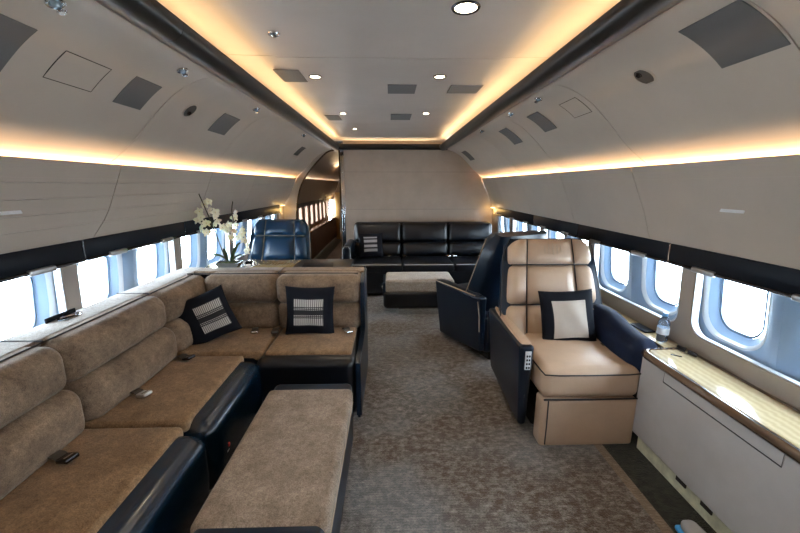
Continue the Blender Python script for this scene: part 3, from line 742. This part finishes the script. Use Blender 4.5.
# ------------------------------------------------------------------ sofas
def belt(loc, rz, label, m='dark_metal', flip=0):
    t = thing('seat_belt', label, 'seat belt', loc, rz, 'seat belts on the sofas')
    bm = mb()
    pts = [(0, .05, .0), (0, .02, .022), (0, -.01, .024), (0, -.03, .012)]
    A = []
    for p in pts: A.append([bm.verts.new((p[0] - .022, p[1], p[2])), bm.verts.new((p[0] + .022, p[1], p[2])), bm.verts.new((p[0] + .022, p[1], p[2] + .003)), bm.verts.new((p[0] - .022, p[1], p[2] + .003))])
    for a, b in zip(A, A[1:]):
        for j in range(4): bm.faces.new((a[j], a[(j + 1) % 4], b[(j + 1) % 4], b[j]))
    bm.faces.new(A[0]); bm.faces.new(A[-1]); link('webbing', bm, M['belt'], t)
    bm = mb(); rb(bm, (0, -.05, .019), (.05, .06, .018), .006, 1, 2, rot=Matrix.Rotation(R(-12), 3, 'X')); link('buckle', bm, M[m], t)
    bm = mb(); rb(bm, (0, -.063, .0285), (.034, .022, .004), .0018, 1, 1); link('latch', bm, M['chrome'], t)
    return t

SZ = .452
long = thing('sofa', 'long tan chenille sofa with navy leather front under the left windows', 'sofa', (0, 0, 0), 0, 'L-shaped lounge seating')
ly = [-.55, .45, 1.49, 2.19]
for a, b in zip(ly, ly[1:]):
    ym = (a + b) / 2; w = b - a - .006
    link('leather_base', rb(mb(), (-1.205, ym, .24), (.80, w, .40), .085, 4, 5, fn=lambda q: (q.x + (.05 if q.x > 0 else 0) * min(0, (q.z + .02)) * 3, q.y, q.z)), M['navy_blue'], long)
    link('seat_cushion', rb(mb(), (-1.16, ym, .427), (.48, w - .012, .06), .022, 5, 3, puff=(0, 0, .014)), M['fabric'], long)
def long_roll(z0, z1, xf, a, b, name):
    # back cushion roll: rounded face towards the aisle (+X)
    w = b - a - .004
    def fn(q):
        e = 1 - max(0, (abs(q.y) - (w / 2 - .06)) / .06) ** 2
        return (q.x + (.0 if q.x < 0 else -.018 * (1 - e)), q.y, q.z)
    h = z1 - z0
    return link(name, rb(mb(), (xf - .15, (a + b) / 2, (z0 + z1) / 2), (.30, w, h), min(.062, h * .47), 6, 5, puff=(.035, 0, 0), fn=fn), M['fabric_back'], long)
ly2 = [-.55, .45, 1.50, 2.21, 2.74]
for a, b in zip(ly2, ly2[1:]):
    long_roll(.43, .655, -1.325, a, b, 'lumbar_roll'); long_roll(.64, .852, -1.365, a, b, 'back_roll')
link('top_shelf', rb(mb(), (-1.58, (ly2[0] + 2.95) / 2, .838), (.165, 2.95 - ly2[0], .034), .012, 2, 3), M['fabric_pale'], long)  # paler fabric than the rolls paints in the window light here
link('back_frame', box(mb(), -1.66, -1.5, ly2[0], 2.90, .02, .822), M['navy_black'], long)
bm = mb(); tube(bm, [(-1.462, y, .8535) for y in (ly2[0], 1.0, 2.0, 2.70)], .004, 6); link('piping', bm, M['piping_dark'], long)
for y in (.45, 1.50, 2.205):
    bm = mb(); tube(bm, [(-1.66, y, .8555), (-1.47, y, .8545)], .004, 6); link('joint_piping', bm, M['piping_dark'], long)
sw = link('seat_switch', rb(mb(), (-.812, 1.62, .235), (.01, .028, .05), .003, 1, 1), M['light_plastic'], long); sw['label'] = 'small pale switch plate with a red button'
link('button', rb(mb(), (-.805, 1.625, .245), (.008, .012, .02), .002, 1, 1), M['red'], sw)

short = thing('sofa', 'short tan corner sofa facing forward with navy leather front and side', 'sofa', (0, 0, 0), 0, 'L-shaped lounge seating')
YF = 2.13
link('leather_base', rb(mb(), (-.535, (YF + 2.86) / 2, .235), (.63, 2.86 - YF, .41), .06, 4, 5), M['navy_black'], short)
link('corner_base', rb(mb(), (-1.17, (2.2 + 2.86) / 2, .235), (.64, .655, .41), .03, 2, 3), M['navy_black'], short)
link('seat_cushion', rb(mb(), (-1.12, 2.455, .427), (.60, .50, .062), .022, 4, 3, puff=(0, 0, .012)), M['fabric'], short)
link('seat_cushion', rb(mb(), (-.53, 2.43, .427), (.555, .46, .062), .022, 4, 3, puff=(0, 0, .014)), M['fabric'], short)
def short_roll(z0, z1, yf, a, b, name):
    h = z1 - z0
    return link(name, rb(mb(), ((a + b) / 2, yf + .14, (z0 + z1) / 2), (b - a - .004, .28, h), min(.06, h * .45), 6, 5, puff=(0, .03, 0)), M['fabric_back'], short)
for a, b in ((-1.37, -.84), (-.84, -.215)):
    short_roll(.43, .655, 2.615, a, b, 'lumbar_roll'); short_roll(.64, .855, 2.60 if a > -1 else 2.62, a, b, 'back_roll')
link('top_shelf', rb(mb(), (-.855, 2.85, .843), (1.30, .13, .032), .012, 2, 3), M['fabric_back'], short)
bm = mb(); tube(bm, [(-1.50, 2.70, .858), (-.5, 2.70, .858), (-.24, 2.70, .855)], .004, 6); link('piping', bm, M['piping_dark'], short)
bm = mb(); tube(bm, [(-.84, 2.91, .860), (-.84, 2.70, .858)], .004, 6); link('joint_piping', bm, M['piping_dark'], short)
sp = [(2.14, .03), (2.14, .36), (2.19, .42), (2.58, .44), (2.62, .50), (2.61, .75), (2.66, .83), (2.88, .84), (2.91, .80), (2.91, .03)]
bm = mb(); prism_x(bm, [tuple(p) for p in catmull(sp, 2)], -.222, -.19); bmesh.ops.bevel(bm, geom=[e for e in bm.edges if abs((e.verts[0].co - e.verts[1].co).x) < 1e-6], offset=.008, segments=2, affect='EDGES')
link('side_panel', bm, M['navy'], short)
link('back_panel', box(mb(), -1.50, -.20, 2.885, 2.915, .03, .825, .006), M['navy_black'], short)
belt((-1.285, 1.27, .462), R(75), 'seat belt buckle on the nearest seat of the long sofa')
belt((-1.28, 1.72, .462), R(70), 'seat belt buckle in the middle of the second seat of the long sofa', 'plastic')
belt((-1.27, 2.12, .462), R(70), 'seat belt buckle beside the striped corner pillow on the long sofa')
belt((-.98, 2.55, .462), R(15), 'pale seat belt buckle right of the leaning striped pillow', 'chrome')
belt((-.83, 2.54, .462), R(10), 'seat belt lying over the joint between the two short sofa seats', 'belt')
belt((-.32, 2.53, .462), R(25), 'small seat belt end right of the upright striped pillow', 'chrome')
# oval cup recess plate on the top shelf behind the long sofa
t = thing('cup_holder', 'oval chrome-rimmed cup holder behind the long sofa below the left windows', 'cup holder', (-1.60, 1.79, .856))
bm = mb(); lathe(bm, [(.03, 0), (.034, .004), (.030, .006), (.026, .004), (.026, .001), (.0001, .001)], n=28, M4=Matrix.Diagonal((1, 1.7, 1, 1)).to_3x3()); link('rim', bm, M['chrome'], t)
link('backplate', box(mb(), -.045, -.035, -.085, .085, -.001, .022, .003), M['band'], t)

# ottoman in the foreground
def ottoman(name, label, loc, w, d, h, base_fn, topm, basem, ct=.09):
    t = thing(name, label, 'ottoman', loc, 0, 'upholstered ottomans')
    link('cushion_top', rb(mb(), (0, 0, h - ct / 2), (w, d, ct), .03, 6, 4, puff=(0, 0, .006)), topm, t)
    base_fn(t)
    return t
def b1(t):
    link('leather_base', rb(mb(), (0, .02, .235), (.43, .95, .36), .03, 3, 4), M['navy'], t)
    link('plinth', box(mb(), -.19, .19, -.42, .42, .0, .05), M['hull'], t)
    bm = mb(); tube(bm, [(.224, -.39, .352), (.224, .39, .352)], .005, 6); link('piping', bm, M['piping_tan'], t)  # pale line painted for light along the cushion's right side
ottoman('ottoman', 'large greige woven ottoman with navy leather base beside the sofas', (-.433, 1.415, 0), .455, .84, .425, b1, M['fabric_grey'], M['navy'])
def b2(t):
    link('leather_base', rb(mb(), (-.03, .02, .19), (.80, .49, .22), .05, 3, 4), M['navy_black'], t)
    link('side_flap', rb(mb(), (-.415, .02, .31), (.035, .44, .17), .015, 2, 3), M['navy'], t)
    bm = mb(); lathe(bm, [(.0001, 0), (.02, .0), (.02, .012), (.0001, .014)], c=(-.432, -.15, .33), n=14, M4=Matrix.Rotation(R(-90), 3, 'Y')); link('release_knob', bm, M['chrome'], t)
    link('plinth', box(mb(), -.25, .32, -.2, .2, .0, .08), M['mirror'], t)
ottoman('ottoman', 'pale-topped wide ottoman in front of the black sofa at the far end', (.345, 4.34, 0), .80, .44, .43, b2, M['fabric_pale'], M['navy_black'], .155)

# far black sofa
fs = thing('sofa', 'black leather three-seat sofa against the aft bulkhead', 'sofa', (0, 0, 0))
XS = [-.53, .17, .87, 1.54]
link('base', rb(mb(), (.505, 5.34, .21), (2.09, .98, .34), .03, 3, 3), M['navy_black'], fs)
for a, b in zip(XS, XS[1:]):
    xm, w = (a + b) / 2, b - a - .006
    link('seat_cushion', rb(mb(), (xm, 5.14, .40), (w, .60, .13), .04, 4, 4, puff=(0, 0, .015)), M['navy_black'], fs)
    tl = Matrix.Rotation(R(-12), 3, 'X')
    link('lumbar_cushion', rb(mb(), (xm, 5.46, .56), (w, .16, .22), .06, 4, 4, puff=(0, .03, 0), rot=tl), M['navy_black'], fs)
    link('head_cushion', rb(mb(), (xm, 5.55, .80), (w, .16, .30), .06, 4, 4, puff=(0, .03, 0), rot=tl), M['navy_black'], fs)
    bm = mb(); tube(bm, [(a + .02, 4.845, .455), (b - .02, 4.845, .455)], .006, 6); link('piping', bm, M['plastic'], fs)
link('back_shell', rb(mb(), (.505, 5.68, .50), (2.11, .16, .90), .07, 4, 4), M['navy_black'], fs)
for sx, x in ((-1, -.585), (1, 1.585)):
    if sx > 0: x = 1.57
    ar = link('armrest', rb(mb(), (x, 5.22, .38), (.11, .70, .66), .05, 3, 4), M['navy'], fs)
    bm = mb(); tube(bm, [(x - .052, 4.872, .12), (x - .052, 4.872, .66), (x - .02, 4.872, .70), (x + .03, 4.872, .70), (x + .052, 4.872, .66), (x + .052, 4.872, .3)], .004, 6); link('arm_piping', bm, M['plastic'], ar)
for x, lab in ((-.02, 'seat belt on the left seat of the black sofa'), (.20, 'seat belt left of centre on the black sofa'), (.84, 'seat belt pair between centre and right seats of the black sofa'), (.93, 'seat belt on the right seat of the black sofa')):
    b = belt((x, 5.33, .47), R(10), lab, 'chrome')

# ------------------------------------------------------------------ pillows
def pillow(label, loc, rot, size, th, shellm, panelm, ps, panel_off=0, sc=1.0, pshape='pillow'):
    t = thing('pillow', label, 'pillow', loc); t.rotation_euler = rot
    n = 18; hs = size / 2
    def P(u, v, side):
        pin = 1 - .07 * (1 - v * v); pin2 = 1 - .07 * (1 - u * u)
        e = (max(0, 1 - u ** 2) * max(0, 1 - v ** 2)) ** .42
        return Vector((u * hs * pin, side * th / 2 * e - .004 * math.sin(7 * u + 3 * v), v * hs * pin2 + hs))
    bm = mb(); G = {}
    for side in (-1, 1):
        for i in range(n + 1):
            for j in range(n + 1):
                edge = i in (0, n) or j in (0, n)
                u, v = math.sin(math.pi / 2 * (-1 + 2 * i / n)), math.sin(math.pi / 2 * (-1 + 2 * j / n))
                if edge and side == 1: G[(1, i, j)] = G[(-1, i, j)]; continue
                G[(side, i, j)] = bm.verts.new(P(u, v, side))
    for side in (-1, 1):
        for i in range(n):
            for j in range(n): bm.faces.new((G[(side, i, j)], G[(side, i + 1, j)], G[(side, i + 1, j + 1)], G[(side, i, j + 1)]))
    link('cover', bm, shellm, t, angle=80)
    bm = mb(); m = 14; g = []; uvl = bm.loops.layers.uv.new('UVMap')
    (pu0, pu1, pv0, pv1) = ps
    for i in range(m + 1):
        g.append([bm.verts.new(P(pu0 + (pu1 - pu0) * i / m, pv0 + (pv1 - pv0) * j / m, -1) + Vector((0, -.0025, 0))) for j in range(m + 1)])
    for i in range(m):
        for j in range(m):
            f = bm.faces.new((g[i][j], g[i + 1][j], g[i + 1][j + 1], g[i][j + 1]))
            for lp_, (a, b) in zip(f.loops, ((i, j), (i + 1, j), (i + 1, j + 1), (i, j + 1))): lp_[uvl].uv = (a / m, b / m)
    link('front_panel', bm, panelm, t, angle=80)
    return t
pillow('navy pillow with striped woven panel leaning in the sofa corner', (-1.175, 2.39, .475), (R(-8), R(-19), R(20)), .335, .13, M['pillow_navy'], M['ticks'], (-.28, .80, -.62, .62))
pillow('navy pillow with striped woven panel standing upright on the short sofa', (-.575, 2.49, .455), (R(-10), R(1), R(0)), .35, .12, M['pillow_navy'], M['ticks'], (-.62, .62, -.62, .55))
pillow('black pillow with two grey bars at the left end of the far sofa', (-.27, 5.28, .47), (R(-14), R(0), R(10)), .36, .12, M['pillow_navy'], M['bars'], (-.62, .5, -.55, .7))

# ------------------------------------------------------------------ armchairs
def chair(label, loc, rz, lm, sm, pm, pipe_shell):
    """lm: face leather, sm: shell leather, pm: seam piping; chair faces local -Y"""
    t = thing('armchair', label, 'armchair', loc, rz, 'cabin armchairs')
    link('plinth', rb(mb(), (0, .03, .06), (.50, .58, .12), .02, 2, 3), M['hull'], t)
    # leg rest with a side panel seam
    lr = link('leg_rest', rb(mb(), (0, -.405, .153), (.555, .11, .303), .022, 4, 4, puff=(0, .008, 0)), lm, t)
    bm = mb(); tube(bm, [(-.245, -.460, .02), (-.245, -.464, .15), (-.245, -.460, .30)], .004, 6); link('seam', bm, pm, lr)
    sc = link('seat_cushion', rb(mb(), (0, -.15, .398), (.57, .62, .186), .05, 5, 5, puff=(0, .01, .022)), lm, t)
    bm = mb(); y = -.462; tube(bm, [(-.278, -.10, .464), (-.281, -.40, .464), (-.275, y + .008, .460), (-.2, y - .001, .459), (0, y - .003, .459), (.2, y - .001, .459), (.275, y + .008, .460), (.281, -.40, .464)], .0045, 6)
    tube(bm, [(-.27, -.455, .306), (0, -.460, .306), (.27, -.455, .306)], .006, 6); link('seam', bm, pm, sc)
    # reclined back: local frame (u across, v up the back, w out of the face)
    org = Vector((0, .10, .40)); th = R(20); V = Vector((0, math.sin(th), math.cos(th))); Wn = Vector((0, -math.cos(th), math.sin(th)))
    Lb = .74
    def B(u, v, w):
        k = v / Lb; half = .355 - .07 * k
        return org + Vector((u * half, 0, 0)) + V * v + Wn * w
    rows = [(.0, .27), (.275, .555), (.56, Lb)]
    cols = [(-1, -.56), (-.56, .56), (.56, 1)]
    def cell(bm, u0, u1, v0, v1, top=False, wb=0):
        nu, nv = 8, 8; g = []
        for i in range(nu + 1):
            r_ = []
            for j in range(nv + 1):
                a, b = i / nu, j / nv
                uu = u0 + (u1 - u0) * a; vv = v0 + (v1 - v0) * b
                bulge = .03 * (1 - (2 * a - 1) ** 8) * (1 - (2 * b - 1) ** 8) + .012 * (1 - (2 * a - 1) ** 2) * (1 - (2 * b - 1) ** 2)
                if abs(u0) > .5 and abs(u1) > .5:
                    bulge += .02 * abs(uu) ** 2 * (1 - (2*b-1)**4)            # side wings stand proud
                    o = (abs(uu) - .56) / .44
                    bulge -= .035 * max(0, (o - .55) / .45) ** 2
                    if top and o > .3: vv -= .055 * ((o - .3) / .7) ** 2.2 * b
                r_.append(bm.verts.new(B(uu, vv, .055 + bulge + wb)))
            g.append(r_)
        for i in range(nu):
            for j in range(nv): bm.faces.new((g[i][j], g[i + 1][j], g[i + 1][j + 1], g[i][j + 1]))
        # skirt down into the shell
        ring = [g[i][0] for i in range(nu + 1)] + [g[nu][j] for j in range(1, nv + 1)] + [g[i][nv] for i in range(nu - 1, -1, -1)] + [g[0][j] for j in range(nv - 1, 0, -1)]
        low = [bm.verts.new(v.co - Wn * .06) for v in ring]
        for i in range(len(ring)): bm.faces.new((ring[i], ring[(i + 1) % len(ring)], low[(i + 1) % len(ring)], low[i]))
    bm = mb()
    for (v0, v1) in rows[:2]:
        for (u0, u1) in cols: cell(bm, u0, u1, v0, v1)
    bk = link('backrest', bm, lm, t, angle=50)
    bm = mb()
    for (u0, u1) in cols: cell(bm, u0, u1, *rows[2], top=True, wb=.012)
    hr = link('headrest', bm, lm, t, angle=50)
    bm = mb()
    for k in (-1, 1): tube(bm, [B(k * .56, v, .071 + (.01 if v > .56 else 0)) for v in (.0, .15, .3, .45, .6, .74)], .0042, 6)
    for v in (.2725, .5575): tube(bm, [B(u, v, .064 - (.05 * max(0, (abs(u) - .84) / .16) ** 2)) for u in (-1, -.9, -.7, -.4, 0, .4, .7, .9, 1)], .005, 6)
    link('seam', bm, pm, bk)
    # shell: solid leather back
    bm = mb(); n = 10; rings = []
    for j in range(n + 1):
        v = -.10 + (Lb + .115) * j / n
        k = 0 if j < n - 2 else (j - n + 2) / 2
        hw = (.355 - .07 * max(0, v) / Lb) + .03 - .05 * k ** 2
        if v < .2: hw = min(hw, .33)
        sec = []
        d0, d1 = .052 - .03 * k, -.085 + .05 * k
        for (uu, ww) in ((-1, d0), (-.98, d1 * .4), (-.90, d1 * .9), (-.5, d1 * 1.08), (0, d1 * 1.15), (.5, d1 * 1.08), (.90, d1 * .9), (.98, d1 * .4), (1, d0)):
            sec.append(bm.verts.new(org + Vector((uu * hw, 0, 0)) + V * v + Wn * ww))
        rings.append(sec)
    for a, b in zip(rings, rings[1:]):
        for i in range(len(a)): bm.faces.new((a[i], a[(i + 1) % len(a)], b[(i + 1) % len(a)], b[i]))
    bm.faces.new(rings[0]); bm.faces.new(rings[-1])
    sh = link('back_shell', bm, sm, t, angle=55)
    for k in (-1, 1):
        bm = mb(); tube(bm, [org + Vector((k * ((.355 - .07 * max(0, v) / Lb) + .032), 0, 0)) + V * v + Wn * .052 for v in (.15, .3, .45, .6, .70)], .0045, 6)
        link('shell_piping', bm, pipe_shell, sh)
    link('rear_skirt', rb(mb(), (0, .23, .24), (.60, .20, .34), .05, 3, 4), sm, t)
    # arms: slanted slabs, top pad of face leather
    for k in (-1, 1):
        bm = mb()
        def af(q):
            t_ = (q.y + .34) / .68
            zz = q.z
            if zz < 0: zz *= 1 - .22 * max(0, t_) ** 1.5
            yy = q.y + (.02 * (q.z / .27) if q.y < 0 else 0) * -1
            return (q.x + (k * .02 * (q.z / .27) if q.x * k > 0 else 0), yy, zz)
        rb(bm, (k * .343, -.008, .322), (.070, .68, .544), .022, 5, 4, fn=af)
        ap = link('arm_panel', bm, sm, t, angle=50)
        bm = mb()
        g = []
        for i, y in enumerate((-.342, -.325, -.28, -.12, .05, .22, .30)):
            w0 = (.033, .035, .036, .034, .029, .02, .008)[i]; z = (.588, .594, .596, .598, .600, .603, .604)[i]
            g.append([(k * .347 - w0, y, z - .006), (k * .347 - w0 * .8, y, z + .004), (k * .347, y, z + .007), (k * .347 + w0 * .8, y, z + .004), (k * .347 + w0, y, z - .006)])
        g = [[bm.verts.new(p) for p in r_] for r_ in g]
        for a, b in zip(g, g[1:]):
            for i in range(4): bm.faces.new((a[i], a[i + 1], b[i + 1], b[i]))
        bm.faces.new(g[0]); bm.faces.new(g[-1])
        link('arm_pad', bm, lm, ap)
        bm = mb(); tube(bm, [(k * .398, .32, .56), (k * .393, .338, .45), (k * .383, .338, .3)], .0045, 6)
        tube(bm, [(k * .392, -.35, .585), (k * .396, -.1, .592), (k * .397, .28, .60)], .0045, 6); link('arm_piping', bm, pipe_shell, ap)
    return t, B, hr
tan, B, hr = chair('beige leather armchair with navy sides facing the camera', (1.140, 2.325, .0), 0, M['beige'], M['navy'], M['piping_dark'], M['piping_dark'])
# tone-on-tone stitched emblem in the headrest
bm = mb()
for i, (u, h) in enumerate(((-.17, .05), (-.07, .075), (.03, .085), (.13, .065), (.22, .05))):
    tube(bm, [B(u, .66 - h / 2, .112), B(u, .66 + h / 2, .1115)], .0025, 5)
link('stitched_emblem', bm, M['piping_tan'], hr)
# control panel on the front face of the left arm
cp = link('control_panel', rb(mb(), (-.345, -.368, .505), (.034, .008, .115), .003, 1, 2), M['light_plastic'], tan)
bm = mb()
for i in range(4):
    for j in (0, 1): rb(bm, (-.352 + .014 * j, -.3735, .462 + .024 * i), (.009, .004, .012), .0015, 1, 1)
link('button', bm, M['band'], cp)
dark, _, _ = chair('dark navy armchair with pale piping turned towards the aft sofa', (.952, 3.35, 0), R(180 + 24), M['navy'], M['navy'], M['piping_gold'], M['piping_tan'])
blue, _, _ = chair('glossy blue leather armchair behind the orchid on the left side', (-1.255, 3.94, 0), R(-4), M['chair_blue'], M['chair_blue'], M['piping_gold'], M['piping_gold'])

# bolster cover over the right arm of the tan chair
bm = mb()
def bf(q):
    k = (q.y + .34) / .68
    return (q.x + .012 * math.sin(9 * q.y), q.y, q.z + .03 * (k - .5) + .006 * math.sin(14 * q.y + 5 * q.x) - (.02 * (1 - k)))
rb(bm, (0, 0, 0), (.165, .66, .22), .075, 8, 5, puff=(.012, .01, .02), fn=bf)
bl = link('arm_cover', bm, M['bolster']); bl.location = (1.462, 2.20, .555)
tag(bl, 'dark blue padded cover draped over the right arm of the beige armchair', 'arm cover')
pillow('navy-bordered pillow with plain cream centre on the beige armchair', (1.18, 2.24, .475), (R(-19), R(-3), R(-3)), .36, .13, M['pillow_navy'], M['pillow_cream'], (-.64, .62, -.80, .62))
belt((1.36, 2.18, .474), R(60), 'seat belt buckle at the right of the pillow on the beige armchair', 'chrome')

# ------------------------------------------------------------------ table behind the short sofa, orchid and small things
t = thing('side_table', 'low cabinet table with olive wood and black top between sofa and blue armchair', 'table', (0, 0, 0))
TZ = .81
link('table_top', rb(mb(), (-1.22, 3.20, TZ - .015), (.76, .52, .03), .006, 2, 2), M['olive_wood'], t)
link('leather_top', rb(mb(), (-.59, 3.20, TZ - .013), (.50, .52, .036), .01, 2, 3), M['navy_black'], t)
link('cabinet_body', box(mb(), -1.56, -.38, 2.96, 3.42, .0, TZ - .03, .01), M['navy_black'], t)
bm = mb(); rb(bm, (0, 0, 0), (.26, .22, .014), .006, 2, 2); o = link('folder', bm, M['band']); o.location = (-.62, 3.12, TZ + .013); o.rotation_euler = (0, 0, .1); tag(o, 'flat black folder lying on the black part of the table', 'folder')

ot = thing('orchid', 'white orchid with two flowering stems in a rectangular silver pot', 'plant', (-1.37, 3.12, TZ))
bm = mb()
lo = [[(sx * (.07 + .03 * k), sy * (.045 + .012 * k), .05 * k + .001) for sx, sy in ((-1, -1), (1, -1), (1, 1), (-1, 1))] for k in (0, 1)]
inn = [(x * .9, y * .85, .05) for x, y, z in lo[1]]; inl = [(x * .9, y * .85, .03) for x, y, z in lo[1]]
rg = loft(bm, [lo[0], lo[1], inn, inl]); bm.faces.new(rg[0])
link('pot', bm, M['pot'], ot, smooth=False)
link('moss', rb(mb(), (0, 0, .034), (.165, .085, .016), .006, 4, 2, puff=(0, 0, .012)), M['soil'], ot)
def leaf(p0, p1, w, droop):
    bm = mb(); n = 8; p0, p1 = Vector(p0), Vector(p1); d = (p1 - p0); side = d.cross(Vector((0, 0, 1))).normalized(); g = []
    for i in range(n + 1):
        k = i / n; c = p0 + d * k + Vector((0, 0, droop * math.sin(math.pi * k))); ww = w * math.sin(math.pi * min(.97, .12 + .85 * k)) ** .7
        g.append([bm.verts.new(c - side * ww + Vector((0, 0, .006))), bm.verts.new(c - Vector((0, 0, .003))), bm.verts.new(c + side * ww + Vector((0, 0, .006))), bm.verts.new(c - Vector((0, 0, .006)))])
    for a, b in zip(g, g[1:]):
        for j in range(4): bm.faces.new((a[j], a[(j + 1) % 4], b[(j + 1) % 4], b[j]))
    bm.faces.new(g[0]); bm.faces.new(g[-1])
    link('leaf', bm, M['leaf'], ot)
leaf((.0, 0, .05), (-.13, -.02, .12), .022, .02); leaf((.02, 0, .05), (.12, -.02, .22), .028, .03); leaf((.0, .0, .05), (.06, .03, .15), .02, .03); leaf((.02, -.01, .05), (.13, .0, .10), .018, .03); leaf((-.01, 0, .05), (-.05, .03, .16), .016, .01)
stemA = catmull([(-.02, 0, .04), (-.05, -.01, .18), (-.10, -.01, .36), (-.14, -.05, .55), (-.17, -.05, .64)], 6)
stemB = catmull([(.02, 0, .04), (.04, -.01, .20), (.07, 0, .35), (.085, -.05, .48), (.10, -.05, .56)], 6)
for st in (stemA, stemB):
    bm = mb(); tube(bm, st, .004, 6, rs=[.006 - .0025 * i / len(st) for i in range(len(st))]); link('stem', bm, M['stem'], ot)
def flower_mesh():
    bm = mb()
    for k in range(5):
        a = R(90 + 72 * k); L_, W_ = (.045, .021) if k in (1, 4) else (.046, .013)
        d = Vector((math.cos(a), 0, math.sin(a))); sd = Vector((-math.sin(a), 0, math.cos(a))); g = []
        for i in range(6):
            q = i / 5; w = W_ * math.sin(math.pi * min(.96, .1 + .86 * q)) ** .6; c = d * (L_ * q) + Vector((0, -.012 * math.sin(math.pi * q) + .004 * q, 0))
            g.append([bm.verts.new(c - sd * w + Vector((0, .003, 0))), bm.verts.new(c + Vector((0, -.003, 0))), bm.verts.new(c + sd * w + Vector((0, .003, 0)))])
        for p, r_ in zip(g, g[1:]):
            for j in range(2): bm.faces.new((p[j], p[j + 1], r_[j + 1], r_[j]))
    return bm
fl = None; core = None
def flower(p, rx, rz, sc):
    global fl, core
    if fl is None:
        fl = link('flower', flower_mesh(), M['petal'], ot, angle=180); o = fl
        core = link('lip', lathe(mb(), [(.0001, -.012), (.005, -.010), (.007, 0), (.004, .006), (.0001, .008)], n=10, M4=Matrix.Rotation(R(90), 3, 'X')), M['petal_core'], o)
    else:
        o = fl.copy(); COL.objects.link(o); o.parent = ot; c = core.copy(); COL.objects.link(c); c.parent = o
    o.location = p; o.rotation_euler = (rx, random.uniform(-.4, .4), rz); o.scale = (sc,) * 3
for i, (dx, dz) in enumerate(((-.16, .50), (-.23, .44), (-.19, .40), (-.12, .45), (-.25, .37), (-.15, .35), (-.21, .31), (-.09, .40), (-.06, .44), (-.17, .27), (-.10, .34), (-.05, .36), (-.13, .52), (-.035, .31))):
    flower((dx * .92 + .012, -.03 + .03 * math.sin(i * 2.1), dz + .035), R(-15 + 12 * math.sin(i)), .7 * math.sin(i * 1.7), .80)
for i, (dx, dz) in enumerate(((.09, .42), (.04, .36), (.13, .36), (.08, .30), (.16, .31), (.15, .25), (.19, .22), (.20, .17), (.06, .25), (.18, .28), (.11, .46), (.02, .31), (.22, .13))):
    flower((dx * .78 + .01, -.03 + .03 * math.sin(i * 1.9 + 1), dz * .93 + .035), R(-10 + 14 * math.sin(i * 1.3)), .8 * math.sin(i * 2.3 + 1), .74)
bm = mb(); lathe(bm, [(.0001, 0), (.016, 0), (.022, .045), (.020, .045), (.015, .004), (.0001, .004)], n=18); o = link('cup', bm, M['card']); o.location = (-1.175, 3.03, TZ + .001); tag(o, 'tiny white cup on the table right of the orchid', 'cup')
bm = mb(); rb(bm, (0, 0, .025), (.05, .05, .05), .012, 1, 2); o = link('dark_box', bm, M['band']); o.location = (-1.22, 3.16, TZ + .001); tag(o, 'small dark box beside the orchid pot', 'box')

# small amber lamps under the far ends of the sidewall panels
for x, y, lab in ((-1.665, 5.86, 'small amber lamp glowing above the left pier by the arch'), (1.625, 5.86, 'small amber lamp glowing above the right pier by the bulkhead'), (-1.62, 10.6, 'small amber lamp at the far end of the corridor')):
    o = link('pier_lamp', box(mb(), -.02, .02, -.05, .05, -.004, .004), M['lamp_dim']); o.location = (x, y, (1.19 if x < 0 else 1.15) if y < 7 else 1.09)
    tag(o, lab, 'lamp', 'amber pier lamps')
    lamp('POINT', 'pier_glow', (x + (.03 if x < 0 else -.03), y, 1.12), (.45 if x < 0 else .6) if y < 7 else .5, (1, .62, .22), .03)

# ------------------------------------------------------------------ light sources beside the emitters, and a bare corridor point light
for s in (-1, 1):
    for a, b in ((Y0 + .1, 2.4), (2.4, Y1 - .05)):
        o = lamp('AREA', 'cove_light', (s * 1.509, (a + b) / 2, 1.549), 15 * (b - a) / 3.5, (1, .62, .31), .006, size_y=b - a)
        o.rotation_euler = (0, s * R(132), 0)
    for a, b in ((Y0 + .1, 2.3), (2.3, 5.7)):
        o = lamp('AREA', 'tray_light', (s * .79, (a + b) / 2, 2.078), 3.2 * (b - a) / 3.5, (1, .66, .34), .02, size_y=b - a); o.rotation_euler = (math.pi, 0, 0)
o = lamp('AREA', 'tray_light', (0, 5.74, 2.085), 2.2, (1, .74, .44), 1.4, size_y=.02); o.rotation_euler = (math.pi, 0, 0)
o = lamp('AREA', 'cove_light', (-1.509, 8.3, 1.545), 7, (1, .6, .26), .012, size_y=4.4); o.rotation_euler = (0, -R(132), 0)
lamp('POINT', 'corridor_point', (-1.1, 8.5, 1.9), 5, (1, .68, .38), .1)  # point light in mid corridor with no fitting of its own

# daylight
w = bpy.data.worlds.new('World'); bpy.context.scene.world = w; w.use_nodes = True
bg = w.node_tree.nodes['Background']; bg.inputs[0].default_value = (.80, .91, 1, 1); bg.inputs[1].default_value = 21.0

# ------------------------------------------------------------------ camera
cam = bpy.data.cameras.new('Camera'); co = bpy.data.objects.new('Camera', cam); COL.objects.link(co)
cam.sensor_fit = 'HORIZONTAL'; cam.sensor_width = 36; cam.lens = 370 / 800 * 36; cam.clip_start = .02; cam.clip_end = 60
co.location = (0, 0, 1.5)
yaw = math.atan(10 / 370); pit = math.atan(81.5 / 370)
co.rotation_euler = (math.pi / 2 - pit, 0, -yaw)
sc = bpy.context.scene; sc.camera = co
sc.view_settings.view_transform = 'Standard'; sc.view_settings.look = 'None'; sc.view_settings.gamma = 1; sc.view_settings.use_curve_mapping = False
sc.view_settings.exposure = 0.45
sc.cycles.use_denoising = True
sc.cycles.max_bounces = 8; sc.cycles.diffuse_bounces = 5; sc.cycles.glossy_bounces = 4; sc.cycles.transparent_max_bounces = 12
sc.cycles.sample_clamp_indirect = 6
